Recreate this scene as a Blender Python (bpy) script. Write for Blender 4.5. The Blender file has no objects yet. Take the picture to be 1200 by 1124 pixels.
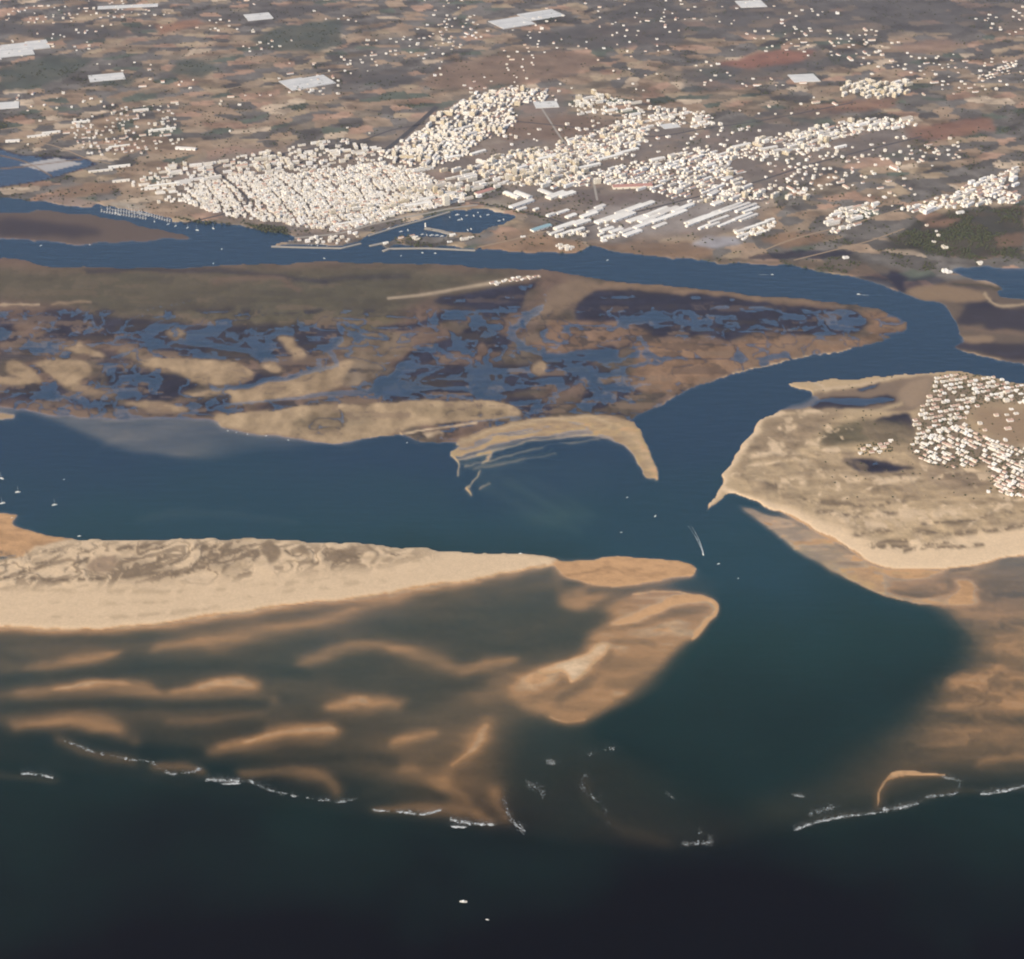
import bpy, bmesh, math, random
import numpy as np
from mathutils import Vector

# ------------------------------------------------------------------ camera, sky, sun, exposure
sc = bpy.context.scene
FPX, PITCH, ALT = 1900.0, math.radians(31.0), 2400.0      # focal length in photo pixels, dip below horizon, altitude
cam_d = bpy.data.cameras.new('camera'); cam = bpy.data.objects.new('camera', cam_d)
sc.collection.objects.link(cam); sc.camera = cam
cam.location = (0, 0, ALT); cam.rotation_euler = (math.pi/2 - PITCH, 0, 0)
cam_d.sensor_width = 36.0; cam_d.lens = FPX/1200.0*36.0
cam_d.clip_start = 5.0; cam_d.clip_end = 200000.0

SUN_EL, SUN_AZ = 33.0, 222.0      # azimuth clockwise from +Y: behind the camera, to the left
world = bpy.data.worlds.new('World'); sc.world = world; world.use_nodes = True
nt = world.node_tree; nt.nodes.clear()
sky = nt.nodes.new('ShaderNodeTexSky'); sky.sky_type = 'NISHITA'; sky.sun_disc = False
sky.sun_elevation = math.radians(SUN_EL); sky.sun_rotation = math.radians(SUN_AZ)
sky.altitude = 0.0; sky.air_density = 1.0; sky.dust_density = .5; sky.ozone_density = 1.0
bg = nt.nodes.new('ShaderNodeBackground'); bg.inputs[1].default_value = 0.11
wo = nt.nodes.new('ShaderNodeOutputWorld')
nt.links.new(sky.outputs[0], bg.inputs[0]); nt.links.new(bg.outputs[0], wo.inputs[0])

sun_d = bpy.data.lights.new('sun', 'SUN'); sun = bpy.data.objects.new('sun', sun_d); sc.collection.objects.link(sun)
sun_d.energy = 3.6; sun_d.angle = math.radians(0.5); sun_d.color = (1.0, 0.86, 0.67)
az, el = math.radians(SUN_AZ), math.radians(SUN_EL)
to_sun = Vector((math.sin(az)*math.cos(el), math.cos(az)*math.cos(el), math.sin(el)))
sun.rotation_euler = to_sun.to_track_quat('Z', 'Y').to_euler()

sc.view_settings.view_transform = 'Standard'; sc.view_settings.look = 'None'
sc.view_settings.gamma = 1.0; sc.view_settings.exposure = 0.5; sc.view_settings.use_curve_mapping = False
sc.render.engine = 'CYCLES'
cy = sc.cycles
cy.use_denoising = True; cy.max_bounces = 5; cy.diffuse_bounces = 2; cy.glossy_bounces = 2
cy.transparent_max_bounces = 8; cy.volume_bounces = 1; cy.use_adaptive_sampling = True; cy.adaptive_threshold = 0.01
cy.filter_width = 2.0; cy.sample_clamp_indirect = 4.0

random.seed(5); rng = np.random.default_rng(11)

# ------------------------------------------------------------------ helpers: photo pixel <-> ground
cp, sp_ = math.cos(PITCH), math.sin(PITCH)
def gnd(u, v, z=0.0):
    """photo pixel -> point of the plane at height z"""
    u = np.asarray(u, float); v = np.asarray(v, float)
    x = (u-600.0)/FPX; y = -(v-562.0)/FPX
    dy = cp + sp_*y; dz = -sp_ + cp*y
    t = (z-ALT)/dz
    return x*t, dy*t
def pix(X, Y):
    """ground point -> photo pixel"""
    f = Y*cp + ALT*sp_; upv = Y*sp_ - ALT*cp
    return 600.0 + FPX*X/f, 562.0 - FPX*upv/f
def pts(s):
    return [tuple(float(q) for q in p.split(',')) for p in s.split()]
def smooth_closed(P, n=4):
    out = []; N = len(P)
    for i in range(N):
        p0, p1, p2, p3 = (np.array(P[(i+k) % N]) for k in (-1, 0, 1, 2))
        for t in np.arange(n)/n:
            out.append(tuple(0.5*((2*p1)+(p2-p0)*t+(2*p0-5*p1+4*p2-p3)*t*t+(-p0+3*p1-3*p2+p3)*t**3)))
    return out
def smooth_open(P, n=5):
    if len(P) < 3: return P
    Q = [P[0]]+list(P)+[P[-1]]; out = []
    for i in range(len(P)-1):
        p0, p1, p2, p3 = (np.array(Q[i+k]) for k in range(4))
        for t in np.arange(n)/n:
            out.append(tuple(0.5*((2*p1)+(p2-p0)*t+(2*p0-5*p1+4*p2-p3)*t*t+(-p0+3*p1-3*p2+p3)*t**3)))
    out.append(tuple(P[-1])); return out
def inside(P, x, y):
    P = np.asarray(P, float); r = np.zeros(np.shape(x), bool)
    x1, y1 = P[-1]
    for x2, y2 in P:
        if y1 != y2:
            c = (y1 > y) != (y2 > y)
            r ^= c & (x < (x2-x1)*(y-y1)/(y2-y1)+x1)
        x1, y1 = x2, y2
    return r
def vnoise(x, y, seed):
    """smooth value noise, 0..1"""
    g = np.random.default_rng(seed).random((256, 256), dtype=np.float32)
    xi = np.floor(x).astype(np.int64); yi = np.floor(y).astype(np.int64)
    fx = (x-xi).astype(np.float32); fy = (y-yi).astype(np.float32)
    fx = fx*fx*(3-2*fx); fy = fy*fy*(3-2*fy)
    a = g[xi & 255, yi & 255]; b = g[(xi+1) & 255, yi & 255]; c = g[xi & 255, (yi+1) & 255]; d = g[(xi+1) & 255, (yi+1) & 255]
    return (a*(1-fx)+b*fx)*(1-fy)+(c*(1-fx)+d*fx)*fy
def fbm(x, y, seed, octv=4):
    r = 0; a = 0.5; s = 0
    for k in range(octv):
        r = r + a*vnoise(x*2**k, y*2**k, seed+k*17); s += a; a *= 0.55
    return r/s
def sstep(a, b, x):
    t = np.clip((x-a)/(b-a), 0, 1); return t*t*(3-2*t)
def gauss1(a, s, axis):
    n = int(max(1, math.ceil(3*s))); k = np.exp(-0.5*(np.arange(-n, n+1)/s)**2); k /= k.sum()
    pad = [(0, 0), (0, 0)]; pad[axis] = (n, n); b = np.pad(a, pad, mode='edge'); out = np.zeros_like(a)
    L = a.shape[axis]
    for i, w in enumerate(k):
        out += np.float32(w)*(b[i:i+L] if axis == 0 else b[:, i:i+L])
    return out

# ------------------------------------------------------------------ terrain: heights and land cover
STEP = 1.45; U0, U1, V0, V1 = -160.0, 1360.0, -110.0, 1200.0
us = np.arange(U0, U1, STEP); vs = np.arange(V0, V1, STEP)
NU, NV = len(us), len(vs)
UU, VV = np.meshgrid(us, vs)                       # rows run from far to near
GX, GY = gnd(UU, VV)
wx = (fbm(GX/60, GY/60, 1, 3)-0.5); wy = (fbm(GX/60, GY/60, 2, 3)-0.5)
wx2 = fbm(GX/18, GY/18, 5, 3)-.5; wy2 = fbm(GX/18, GY/18, 6, 3)-.5
WU = UU+wx*10+wx2*2.4; WV = VV+wy*6+wy2*1.4                          # gently warped, so traced outlines come out natural
Z = np.full(UU.shape, -24.0, np.float32)
DRY, WET = np.array([.63, .468, .295]), np.array([.475, .28, .138])
COL = np.tile(WET.astype(np.float32), UU.shape+(1,))
SEABED = (.30, .27, .21)
SANDW = np.ones(UU.shape, np.float32)                # 1 where the bottom is bare sand
def box_of(lo_u, hi_u, lo_v, hi_v, m):
    i0 = int(max(0, (lo_v-m-V0)//STEP)); i1 = int(min(NV, (hi_v+m-V0)//STEP+2))
    j0 = int(max(0, (lo_u-m-U0)//STEP)); j1 = int(min(NU, (hi_u+m-U0)//STEP+2))
    return slice(i0, max(i1, i0+1)), slice(j0, max(j1, j0+1))
def mask_poly(P, blur, curved=True, warp=True):
    P = pts(P) if isinstance(P, str) else P
    if curved: P = smooth_closed(P)
    A = np.array(P); m = 3*blur+10
    s = box_of(A[:, 0].min(), A[:, 0].max(), A[:, 1].min(), A[:, 1].max(), m)
    m = inside(P, (WU if warp else UU)[s], (WV if warp else VV)[s]).astype(np.float32)
    if blur > 0.3:
        m = gauss1(gauss1(m, blur/STEP, 0), blur/STEP*1.3, 1)
    return s, m
def mask_line(P, w, warp=True):
    """soft band along a line; w = half width in pixels, a number or one per point"""
    P = pts(P) if isinstance(P, str) else P
    W = [w]*len(P) if np.isscalar(w) else list(w)
    Q = smooth_open([(p[0], p[1], ww) for p, ww in zip(P, W)])
    A = np.array(Q); mx = A[:, 2].max()
    s = box_of(A[:, 0].min(), A[:, 0].max(), A[:, 1].min(), A[:, 1].max(), 3*mx+8)
    x = (WU if warp else UU)[s]; y = (WV if warp else VV)[s]
    if warp == 'wide': x = x+BWX[s]; y = y+BWY[s]
    best = np.zeros(x.shape, np.float32)
    for a, b in zip(A[:-1], A[1:]):
        d = b-a; L2 = d[0]**2+d[1]**2+1e-9
        t = np.clip(((x-a[0])*d[0]+(y-a[1])*d[1])/L2, 0, 1)
        dist2 = (x-a[0]-t*d[0])**2+(y-a[1]-t*d[1])**2; ww = a[2]+t*(b[2]-a[2])
        best = np.maximum(best, np.exp(-dist2/(ww*ww)))
    return s, best
def put(sm, z=None, col=None, amt=1.0, sand=None):
    s, m = sm; m = m*amt
    if z is not None: Z[s] = Z[s]*(1-m)+np.float32(z)*m
    if col is not None: COL[s] = COL[s]*(1-m[..., None])+np.asarray(col, np.float32)*m[..., None]
    if sand is not None: SANDW[s] = SANDW[s]*(1-m)+sand*m
def putn(sm, col, amt=1.0, scale=30.0, seed=400):
    """patchy tint: the mask broken up by noise"""
    s, m = sm; m = m*amt*sstep(.38, .62, fbm(GX[s]/scale, GY[s]/scale*.7, seed, 4)); COL[s] = COL[s]*(1-m[..., None])+np.asarray(col, np.float32)*m[..., None]
def raise_to(sm, z):
    """lift the bottom towards z where the mask is strong, never lower it"""
    s, m = sm; Z[s] = np.maximum(Z[s], Z[s]*(1-m)+z*m)
def up(sm, dz):
    s, m = sm; Z[s] += np.float32(dz)*m

BWX = (fbm(GX/120, GY/120, 501, 3)-.5)*34; BWY = (fbm(GX/120, GY/120, 505, 3)-.5)*15
# -- sea bottom: open sea, ebb delta, lagoon channels
n1 = fbm(GX/220, GY/160, 31, 4)
put(mask_poly('-300,840 0,850 200,880 400,910 560,900 700,860 900,900 1000,850 1500,850 1500,940 1200,945 1060,965 960,990 820,1012 660,1005 480,985 280,955 100,925 -300,905', 16), z=-3.4)
put(mask_poly('640,645 815,650 848,690 850,730 800,795 740,835 660,830 640,720', 6), z=-1.6)
put(mask_poly('800,640 900,640 1000,690 1080,735 1085,760 1050,795 985,835 940,890 870,930 820,920 800,860 800,790 845,730 840,690', 22), z=-7, col=SEABED)
put(mask_poly('-300,470 -100,480 33,490 100,520 160,545 260,545 400,530 520,560 560,600 700,590 760,600 800,590 840,600 900,640 930,665 900,700 860,710 845,700 815,660 650,650 400,632 90,628 -300,600', 6), z=-6.5, col=SEABED)
put(mask_poly('-300,690 0,695 180,695 400,672 650,654 690,680 720,730 740,800 700,850 620,900 580,935 470,940 380,925 250,900 140,880 60,870 -300,870', 14), z=-1.85)
put(mask_poly('-300,690 0,695 180,695 400,672 640,654 655,690 600,700 500,720 400,740 250,760 100,765 -300,770', 8), z=-1.25)
put(mask_poly('560,800 640,780 700,800 720,830 690,860 640,890 600,940 570,960 540,930 500,930 440,905 430,870 500,830', 14), z=-1.2)
put(mask_poly('620,840 700,850 740,870 760,920 800,960 880,980 830,1000 700,985 620,965 590,920', 16), z=-3.0)
put(mask_poly('980,880 1000,830 1060,800 1110,770 1115,735 1085,712 1200,700 1500,700 1500,905 1200,908 1100,925 1030,945 960,960 930,930', 22), z=-2.0)
put(mask_poly('1060,800 1120,760 1120,735 1100,715 1200,705 1500,690 1500,890 1210,895 1150,890 1100,880 1060,850', 18), z=-0.62)
put(mask_poly('1095,790 1130,775 1150,800 1145,820 1110,815', 7), z=-0.45)
put(mask_poly('1120,800 1500,780 1500,830 1180,835', 9), z=-0.5)
put(mask_line('1075,838 1110,830 1150,822', 4), z=-0.45, amt=.6)
put(mask_line('930,850 1000,845 1080,842 1200,848', 4), z=-1.9, amt=.5)
put(mask_line('880,880 930,870 1000,860', 9), z=-2.0, amt=.5)
put(mask_poly('880,930 930,920 960,930 940,955 900,960', 9), z=-2.2)
put(mask_line('1025,945 1035,918 1050,908 1075,905', (4, 7, 6, 4)), z=-0.2)
put(mask_line('1045,907 1075,906 1108,909', (5, 4, 1.5)), z=0.15)
put(mask_line('1070,890 1120,885 1165,889', 5), z=-0.4, amt=.7)
put(mask_line('1150,893 1195,888 1300,890', 5), z=-0.25, amt=.8)
# outer edge of the bar where the swell breaks
put(mask_line('940,966 975,955 1035,948 1075,938 1110,927 1160,925 1300,915', 4), z=-1.2, amt=.7)
for L, w, z, a in [
    ('-40,905 30,908 70,912', 5, -1.9, .6), ('20,846 100,845 135,852 155,864', (6, 9, 9, 5), -0.5, .95),
    ('70,868 115,880 150,888', 6, -1.3, .8), ('170,897 205,900 235,905', (6, 7, 4), -0.95, .8),
    ('195,843 235,845 320,836', (4, 5, 4), -0.95, .7), ('285,908 335,903 380,912 398,930', (5, 8, 9, 6), -0.95, .9),
    ('437,948 490,945 545,950 580,962', (4, 6, 8, 5), -1.0, .9), ('575,925 590,940 600,960', 6, -0.9, .8),
    ('690,905 700,940 730,970 780,985', (5, 6, 7, 6), -2.2, .7),
    # bright bars on the shoal
    ('25,783 60,778 100,772 140,765', (2, 6, 6, 2.5), -0.32, 1), ('30,812 80,806 130,801 175,806', (4, 6, 6, 5), -0.42, 1),
    ('0,818 60,815 180,812 210,810', (3, 4, 5, 4), -0.8, .7), ('75,806 110,803 150,802', (2, 4, 3), -0.1, .8),
    ('200,810 240,802 280,797 300,801', (3, 6, 8, 6), -0.28, 1), ('230,803 270,799 297,801', (2, 5, 5), -0.02, .7),
    ('170,818 240,815 300,812 330,818', (5, 6, 6, 5), -0.8, .8), ('330,805 400,812 440,812', 5, -1.1, .5),
    ('390,830 420,826 445,822 466,828', (5, 7, 7, 5), -0.28, 1), ('415,827 450,823', (3, 4), 0.0, .7),
    ('255,878 300,868 345,860 388,856', (4, 5, 7, 5), -0.4, 1), ('290,870 340,860 385,857', (2, 5, 4), 0.06, .8),
    ('240,884 290,876 380,870', (4, 5, 4), -0.9, .7),
    ('510,918 535,892 555,872 568,855', (8, 8, 10, 9), -0.5, 1), ('524,900 545,880 560,866 570,853', (3, 5, 6, 6), -0.02, .9),
    ('465,874 485,868 508,863', (4, 6, 3), -0.3, 1), ('475,903 490,903', (7, 6), -0.5, .9), ('500,915 540,935', (8, 6), -0.7, .8),
    ('580,928 590,930', 5, -0.55, .8), ('555,952 565,953', 4, -0.5, .8),
    # long submerged ridges
    ('-40,775 60,790 20,800', 8, -1.1, .5), ('180,762 277,747 333,733 400,718 500,694 567,677 640,662', (4, 7, 7, 7, 7, 6, 4), -0.52, .95),
    ('330,735 400,720 470,702', 4, -0.3, .6),
    ('350,775 400,760 435,756 467,763 510,775 545,784 600,773', (4, 7, 7, 7, 7, 7, 4), -0.55, 1),
    ('540,784 575,779 605,772', (4, 5, 3), -0.38, .9), ('0,840 60,838 200,832 320,825', 6, -1.15, .5),
    ('560,815 600,800 650,790', 14, -0.7, .7)]:
    raise_to(mask_line(L, tuple(1.9*q for q in (w if not np.isscalar(w) else [w]*len(pts(L)))), 'wide'), z-.62)
    raise_to(mask_line(L, tuple(1.12*q for q in (w if not np.isscalar(w) else [w]*len(pts(L)))), 'wide'), z) if a == 1 else put(mask_line(L, w, 'wide'), z=z, amt=a)
for L, w, z, a in [('0,795 120,787 230,780 360,790', 7, -2.3, .8), ('0,830 100,823 200,826 310,822', 6, -2.4, .8), ('150,860 230,865 300,850', 9, -2.2, .7),
                   ('0,755 90,750 180,748', 6, -1.9, .6), ('330,880 400,880 460,890', 8, -2.1, .7), ('230,890 300,892 400,888', 5, -2.6, .8), ('440,735 520,720 590,730', 14, -1.75, .5), ('400,800 500,810 560,800', 10, -2.1, .6), ('430,930 490,925 520,935', 5, -2.4, .8), ('60,895 130,905 220,920', 9, -3.6, .7)]:
    put(mask_line(L, w), z=z, amt=a)
# lagoon side shallows
put(mask_poly('-300,440 0,440 60,440 150,440 300,440 400,500 420,522 350,532 290,540 233,548 150,540 100,522 33,493 0,491 -300,490', 6), z=-.95, col=(.36, .26, .21))
put(mask_line('110,530 140,515 150,505', 3), z=-0.45, amt=.6); put(mask_line('100,515 150,512 200,512', 2.5), z=-0.5, amt=.6)
put(mask_line('160,607 210,600 280,603 350,610', (8, 10, 9, 7)), z=-1.6, amt=.85)
put(mask_poly('250,520 330,525 480,535 560,560 520,600 380,600 300,570', 20), z=-3.2, amt=.7)
put(mask_poly('400,580 560,590 700,620 740,640 640,645 500,635 380,620', 18), z=-3.6, amt=.8)
put(mask_poly('540,560 600,530 660,560 700,610 650,625 590,600', 12), z=-2.6, amt=.7)
for L in ['560,570 600,590 640,610 680,625', '590,565 620,580 660,605', '585,545 575,560 570,580', '600,560 640,590 690,612']:
    put(mask_line(L, 3), z=-2.1, amt=.5)
put(mask_poly('640,535 690,525 735,540 745,570 700,590 660,570', 9), z=-3.6, amt=.6)
put(mask_poly('840,610 880,615 870,640 835,630', 8), z=-3.2, amt=.6)
put(mask_poly('800,670 850,672 850,700 800,692', 8), z=-2.6, amt=.8)
put(mask_poly('525,520 600,515 690,515 735,535 730,575 700,612 640,620 580,600 545,580 530,555', 11), z=-1.85, col=(.26, .33, .28), amt=.85)
for L in ['560,560 590,580 630,600 680,622', '580,555 620,578 665,602', '570,540 600,545 650,545', '575,590 610,605 650,616', '600,535 570,550 562,575', '620,560 660,580 700,605']:
    put(mask_line(L, 4.5), z=-1.7, col=(.30, .35, .27), amt=.4)
# -- marsh island between the channels
MBROWN, OLIVE, MUD, TAN = (.150, .10, .072), (.088, .074, .052), (.025, .026, .040), (.34, .24, .14)
mi = mask_poly('-300,305 0,301 50,309 150,312 250,310 330,307 400,305 500,308 633,314 677,319 720,327 800,335 867,342 917,346 987,354 1017,357 1040,364 1063,376 1068,383 1057,394 1033,401 1000,410 933,423 867,438 820,453 800,463 777,475 752,490 742,503 720,513 690,513 640,508 600,512 560,520 530,520 490,521 470,512 440,514 400,520 337,513 267,503 250,492 150,490 60,488 0,478 -300,470', 1.2)
put(mi, z=0.55, col=MBROWN, sand=0)
mm = np.zeros(UU.shape, np.float32); mm[mi[0]] = mi[1]
nm = fbm(GX/170, GY/230, 41, 5); nm2 = fbm(GX/60+nm*3, GY/90, 47, 4)
t = mm*sstep(0.40, 0.62, nm)*0.75
COL[:] = COL*(1-t[..., None])+np.array(OLIVE, np.float32)*t[..., None]
put(mask_poly('-300,312 150,316 400,312 560,318 640,322 560,332 500,350 430,385 330,383 200,378 100,362 0,352 -300,350', 5), col=(.092, .082, .052), amt=.85)
put(mask_poly('100,365 200,375 330,378 430,372 480,368 430,388 300,388 200,385 120,378', 4), col=(.115, .092, .05), amt=.9)
put(mask_line('100,318 200,316 300,320 380,332', 3), col=MUD, amt=.6); put(mask_line('380,330 420,325 480,324', 4), col=MUD, amt=.5)
put(mask_line('250,330 320,325 350,340', 4), col=MBROWN, amt=.6)
# flooded dark mud flats
pool = (fbm(GX/70+nm2*2, GY/40, 231, 3)-.5)*.62
def flats(P, z=-0.22, blur=1.3, amt=1.0):
    s, m = mask_poly(P, blur); m = m*amt; zz = z+.33+pool[s]; Z[s] = Z[s]*(1-m)+zz*m
    c = np.array(MUD)*(1+np.clip(pool[s], 0, 1)[..., None]*2.2); COL[s] = COL[s]*(1-m[..., None])+c*m[..., None]
flats('673,367 683,350 707,340 800,342 867,347 910,357 1000,365 1015,377 1007,390 967,393 927,391 883,390 853,400 830,393 800,395 750,392 720,378 700,387 680,385')
flats('523,347 567,340 617,333 633,328 617,347 607,367 567,373 557,363 507,355')
flats('443,382 490,377 527,363 553,363 543,373 497,383 460,388'); flats('487,407 530,397 550,383 580,382 580,393 553,410 533,413 517,417 487,430 467,433')
flats('633,413 670,408 713,403 722,415 700,424 683,428 650,425'); flats('570,395 590,392 600,402 590,412 570,408')
flats('467,423 500,425 533,427 617,427 650,420 690,425 720,440 680,450 620,458 560,470 500,472 450,472 440,455 455,440', -0.3, 2.5)
flats('690,455 740,445 770,440 780,450 730,468 700,480 680,475'); flats('590,468 640,470 640,490 610,488', -.25, 2)
flats('-300,375 0,372 60,362 110,368 160,372 215,378 240,378 300,382 390,380 400,400 370,415 390,425 340,430 310,425 280,415 230,420 190,412 150,405 130,395 90,398 60,402 0,400 -300,400', -.22, 2.5, .92)
flats('125,432 160,432 190,436 230,446 236,452 215,462 200,470 170,475 150,470 130,455'); flats('20,455 60,450 80,458 110,465 140,475 110,478 60,470 25,465', -.2, 2)
flats('135,478 170,472 230,472 270,465 250,485 200,490 150,487', -.2, 2); flats('0,445 40,450 60,458 30,470 -60,470', -.15, 3, .8)
flats('300,435 330,440 310,450 290,456 260,458 285,448', -.2, 1.5); flats('-300,405 0,408 40,418 20,422 -300,425', -.15, 3, .6)
flats('105,408 130,412 160,425 130,428 110,418', -.2, 2, .7); flats('0,385 60,378 90,385 60,396 0,398', -.2, 3, .5)
t = mm*sstep(0.60, 0.70, nm2)*sstep(355, 372, VV)*(SANDW < .5)
Z[:] = Z*(1-t)-0.15*t; COL[:] = COL*(1-t[..., None])+np.array(MUD, np.float32)*t[..., None]
# sandy lobes
def lobe(P, z=0.5, col=TAN, blur=1.6, amt=1.0): put(mask_poly(P, blur), z=z, col=col, amt=amt)
lobe('7,427 20,421 32,430 50,443 45,449 28,446 12,438'); lobe('40,425 70,420 100,425 108,438 92,448 110,455 130,463 146,470 120,462 85,458 72,450 60,438')
lobe('167,420 200,418 233,420 270,425 293,433 290,443 260,452 233,449 207,437 173,430'); lobe('217,462 260,458 300,452 350,440 400,423 440,415 440,430 400,453 333,467 277,473 267,463 230,466')
lobe('-60,438 0,440 30,445 45,448 20,452 -60,450', .4); lobe('72,407 90,402 108,408 125,420 110,418 85,412'); lobe('18,380 40,377 55,390 35,396 22,390', .4, MBROWN)
lobe('195,388 215,384 215,400 200,396', .4, (.22, .16, .10)); lobe('325,395 345,398 358,418 345,422 335,408', .5); lobe('145,408 165,410 175,425 160,422 140,415', .4, (.22, .16, .1))
lobe('145,472 180,470 210,478 180,480', .3); lobe('175,480 215,476 218,482 180,485', .3)
lobe('-200,485 0,482 20,490 0,494 -200,494', .3); lobe('305,428 318,424 332,432 322,438', .4)
lobe('410,430 430,420 450,425 440,440 415,452 400,450', .5, (.2, .15, .1)); lobe('400,395 470,390 480,410 450,425 410,420', .5, (.17, .125, .08)); lobe('625,430 640,423 642,436 630,440', .4)
lobe('640,380 660,375 740,382 765,395 775,410 745,405 720,402 690,408 650,412 620,405 640,395', .55, (.2, .125, .078), 2); lobe('760,400 850,404 880,395 930,395 1000,398 1040,392 1000,408 930,421 860,436 810,452 770,462 740,450 745,430', .6, (.235, .145, .085), 2.5)
lobe('1010,365 1040,368 1060,380 1050,392 1020,392 1018,378', .6, (.22, .135, .08)); lobe('720,330 800,338 867,345 930,351 1000,360 930,356 850,348 780,342 720,338 680,345 640,380 660,350', .6, (.215, .145, .09), 1.5)
lobe('690,345 700,335 690,328 650,335 640,350 620,375 650,370', .6, (.2, .14, .09), 2)
put(mask_line('455,350 500,345 540,338 570,333 600,328 632,324', (1.5, 2, 2, 2.5, 2.5, 1.5), False), z=1.0, col=(.4, .31, .21), amt=.95); put(mask_line('-60,360 0,357 45,356', 1.3), col=(.42, .31, .2), amt=.9); put(mask_line('60,356 80,354 108,355', (1.2, 2.2, 1)), col=(.3, .21, .13), amt=.8)
put(mask_line('1000,409 960,417 930,422 880,433 860,438', 1.3), z=.4, col=(.46, .34, .21), amt=.9); put(mask_line('850,441 815,454 795,464 770,477', 1.2), z=.3, col=(.4, .28, .17), amt=.7)
# tidal creeks
for L, w in [('640,345 635,360 612,377 600,390 612,407', (2, 3, 6, 5, 3)), ('752,393 758,408 760,422 745,428', (2.5, 2.5, 3, 2)), ('690,430 710,455 760,450', 2), ('400,398 385,412 395,428 360,437 300,450 250,458', (3, 4, 3, 3, 2, 2)), ('470,430 440,455 380,462 330,468 262,474', (3, 4, 3, 2, 2)), ('610,407 640,415 690,410', 2), ('217,400 250,405 280,410 320,420', 3), ('120,372 122,378 118,385', 1.5), ('230,352 180,362 150,372', 1.2)]:
    put(mask_line(L, w), z=-0.9, amt=.9)
# big southern sand lobe of the island and the ribbed flats beside the inlet
lobe('252,488 275,486 300,483 350,476 400,474 440,474 480,470 530,470 575,470 603,478 610,486 570,492 520,496 480,500 470,505 440,513 400,519 337,512 267,502 258,495', .75, (.37, .265, .155), 1.4); put(mask_poly('350,490 400,482 440,488 430,500 380,505 345,500', 3), col=(.2, .15, .09), amt=.8)
put(mask_poly('490,478 560,474 600,482 560,488 500,490', 3), col=(.24, .175, .1), amt=.7); put(mask_poly('300,478 330,470 350,472 320,482', 2), col=MUD, amt=.8)
put(mask_line('545,497 590,489 610,490', 2), z=-.25, amt=.9); put(mask_line('478,505 520,500 560,496', 2), z=-.25, amt=.7)
put(mask_poly('400,515 450,512 480,520 500,530 460,530 400,530', 4), z=-.6, amt=.7)
lobe('530,528 540,515 570,503 600,495 640,490 700,488 740,492 755,500 765,520 772,545 772,560 765,567 752,561 743,543 730,527 710,517 690,513 640,517 610,520 570,530 545,540 532,535', .22, (.36, .25, .145), 1.8)
put(mask_poly('530,528 540,515 570,503 600,495 640,490 700,488 740,492 755,500 765,520 772,545 772,560 765,567 752,561 743,543 730,527 710,517 690,513 640,517 610,520 570,530 545,540 532,535', 2), sand=1)
put(mask_line('530,522 570,507 620,495 660,491 690,500 700,503', (1.5, 2, 2.5, 2, 1.5, 1)), z=.6, col=(.44, .325, .2), amt=.9); put(mask_line('655,488 690,490 715,497 700,506 680,511', (2, 2.5, 3, 2, 1)), z=.6, col=(.45, .33, .2), amt=.9)
put(mask_line('722,500 735,512 752,530 765,550 770,562', (4, 6, 6, 5, 3)), z=.5, col=(.42, .305, .185), amt=.95); put(mask_line('665,493 685,498 690,502', 2), z=-.3, amt=.7)
put(mask_line('467,506 472,514 485,520 492,522', (1, 1.6, 1.6, 1.5)), z=.5, col=DRY, amt=.9, sand=1); put(mask_line('470,508 500,503 560,496', 1.2), z=.4, col=DRY, amt=.7); put(mask_line('502,510 515,507 520,508', 3), z=.4, col=DRY, amt=.7)
for L in ['535,532 580,520 620,512 650,505', '540,536 590,526 640,515 680,510', '545,522 600,508 640,500', '550,528 610,514 660,507']:
    put(mask_line(L, 1.3), z=.35, amt=.8)
for L in ['540,526 590,514 640,503', '545,532 600,520 650,510', '556,518 610,505 650,498']:
    put(mask_line(L, 1.4), z=-1.0, amt=.85)
put(mask_line('533,530 537,545 535,558', (3, 2, 1.5)), z=.25, amt=.9, sand=1); put(mask_line('534,556 550,540 565,532', 5), z=-.7, amt=.7); put(mask_line('562,532 575,530 570,540', 2), z=.1, amt=.8)
put(mask_line('545,572 550,580', (3, 2)), z=.3, amt=1, sand=1); put(mask_line('548,570 556,558 562,553', 1.4), z=.2, amt=.9, sand=1); put(mask_line('560,572 570,566', 1.2), z=-.2, amt=.6)
put(mask_poly('650,505 700,512 735,530 748,555 730,545 700,528 660,520', 5), z=-1.4, amt=.6)
# mudflat in the harbour channel
put(mask_poly('-300,245 0,246 40,243 90,246 130,252 180,264 240,279 225,282 130,288 90,290 0,283 -300,280', 1.6), z=0.35, col=(.12, .09, .072), sand=0)
put(mask_poly('0,255 60,260 110,268 115,277 60,278 0,277', 3), col=MUD, amt=.7)
put(mask_line('0,280 60,285 125,288 180,284 250,279', 1.3), z=.3, col=(.27, .18, .13), amt=.8)
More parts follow.
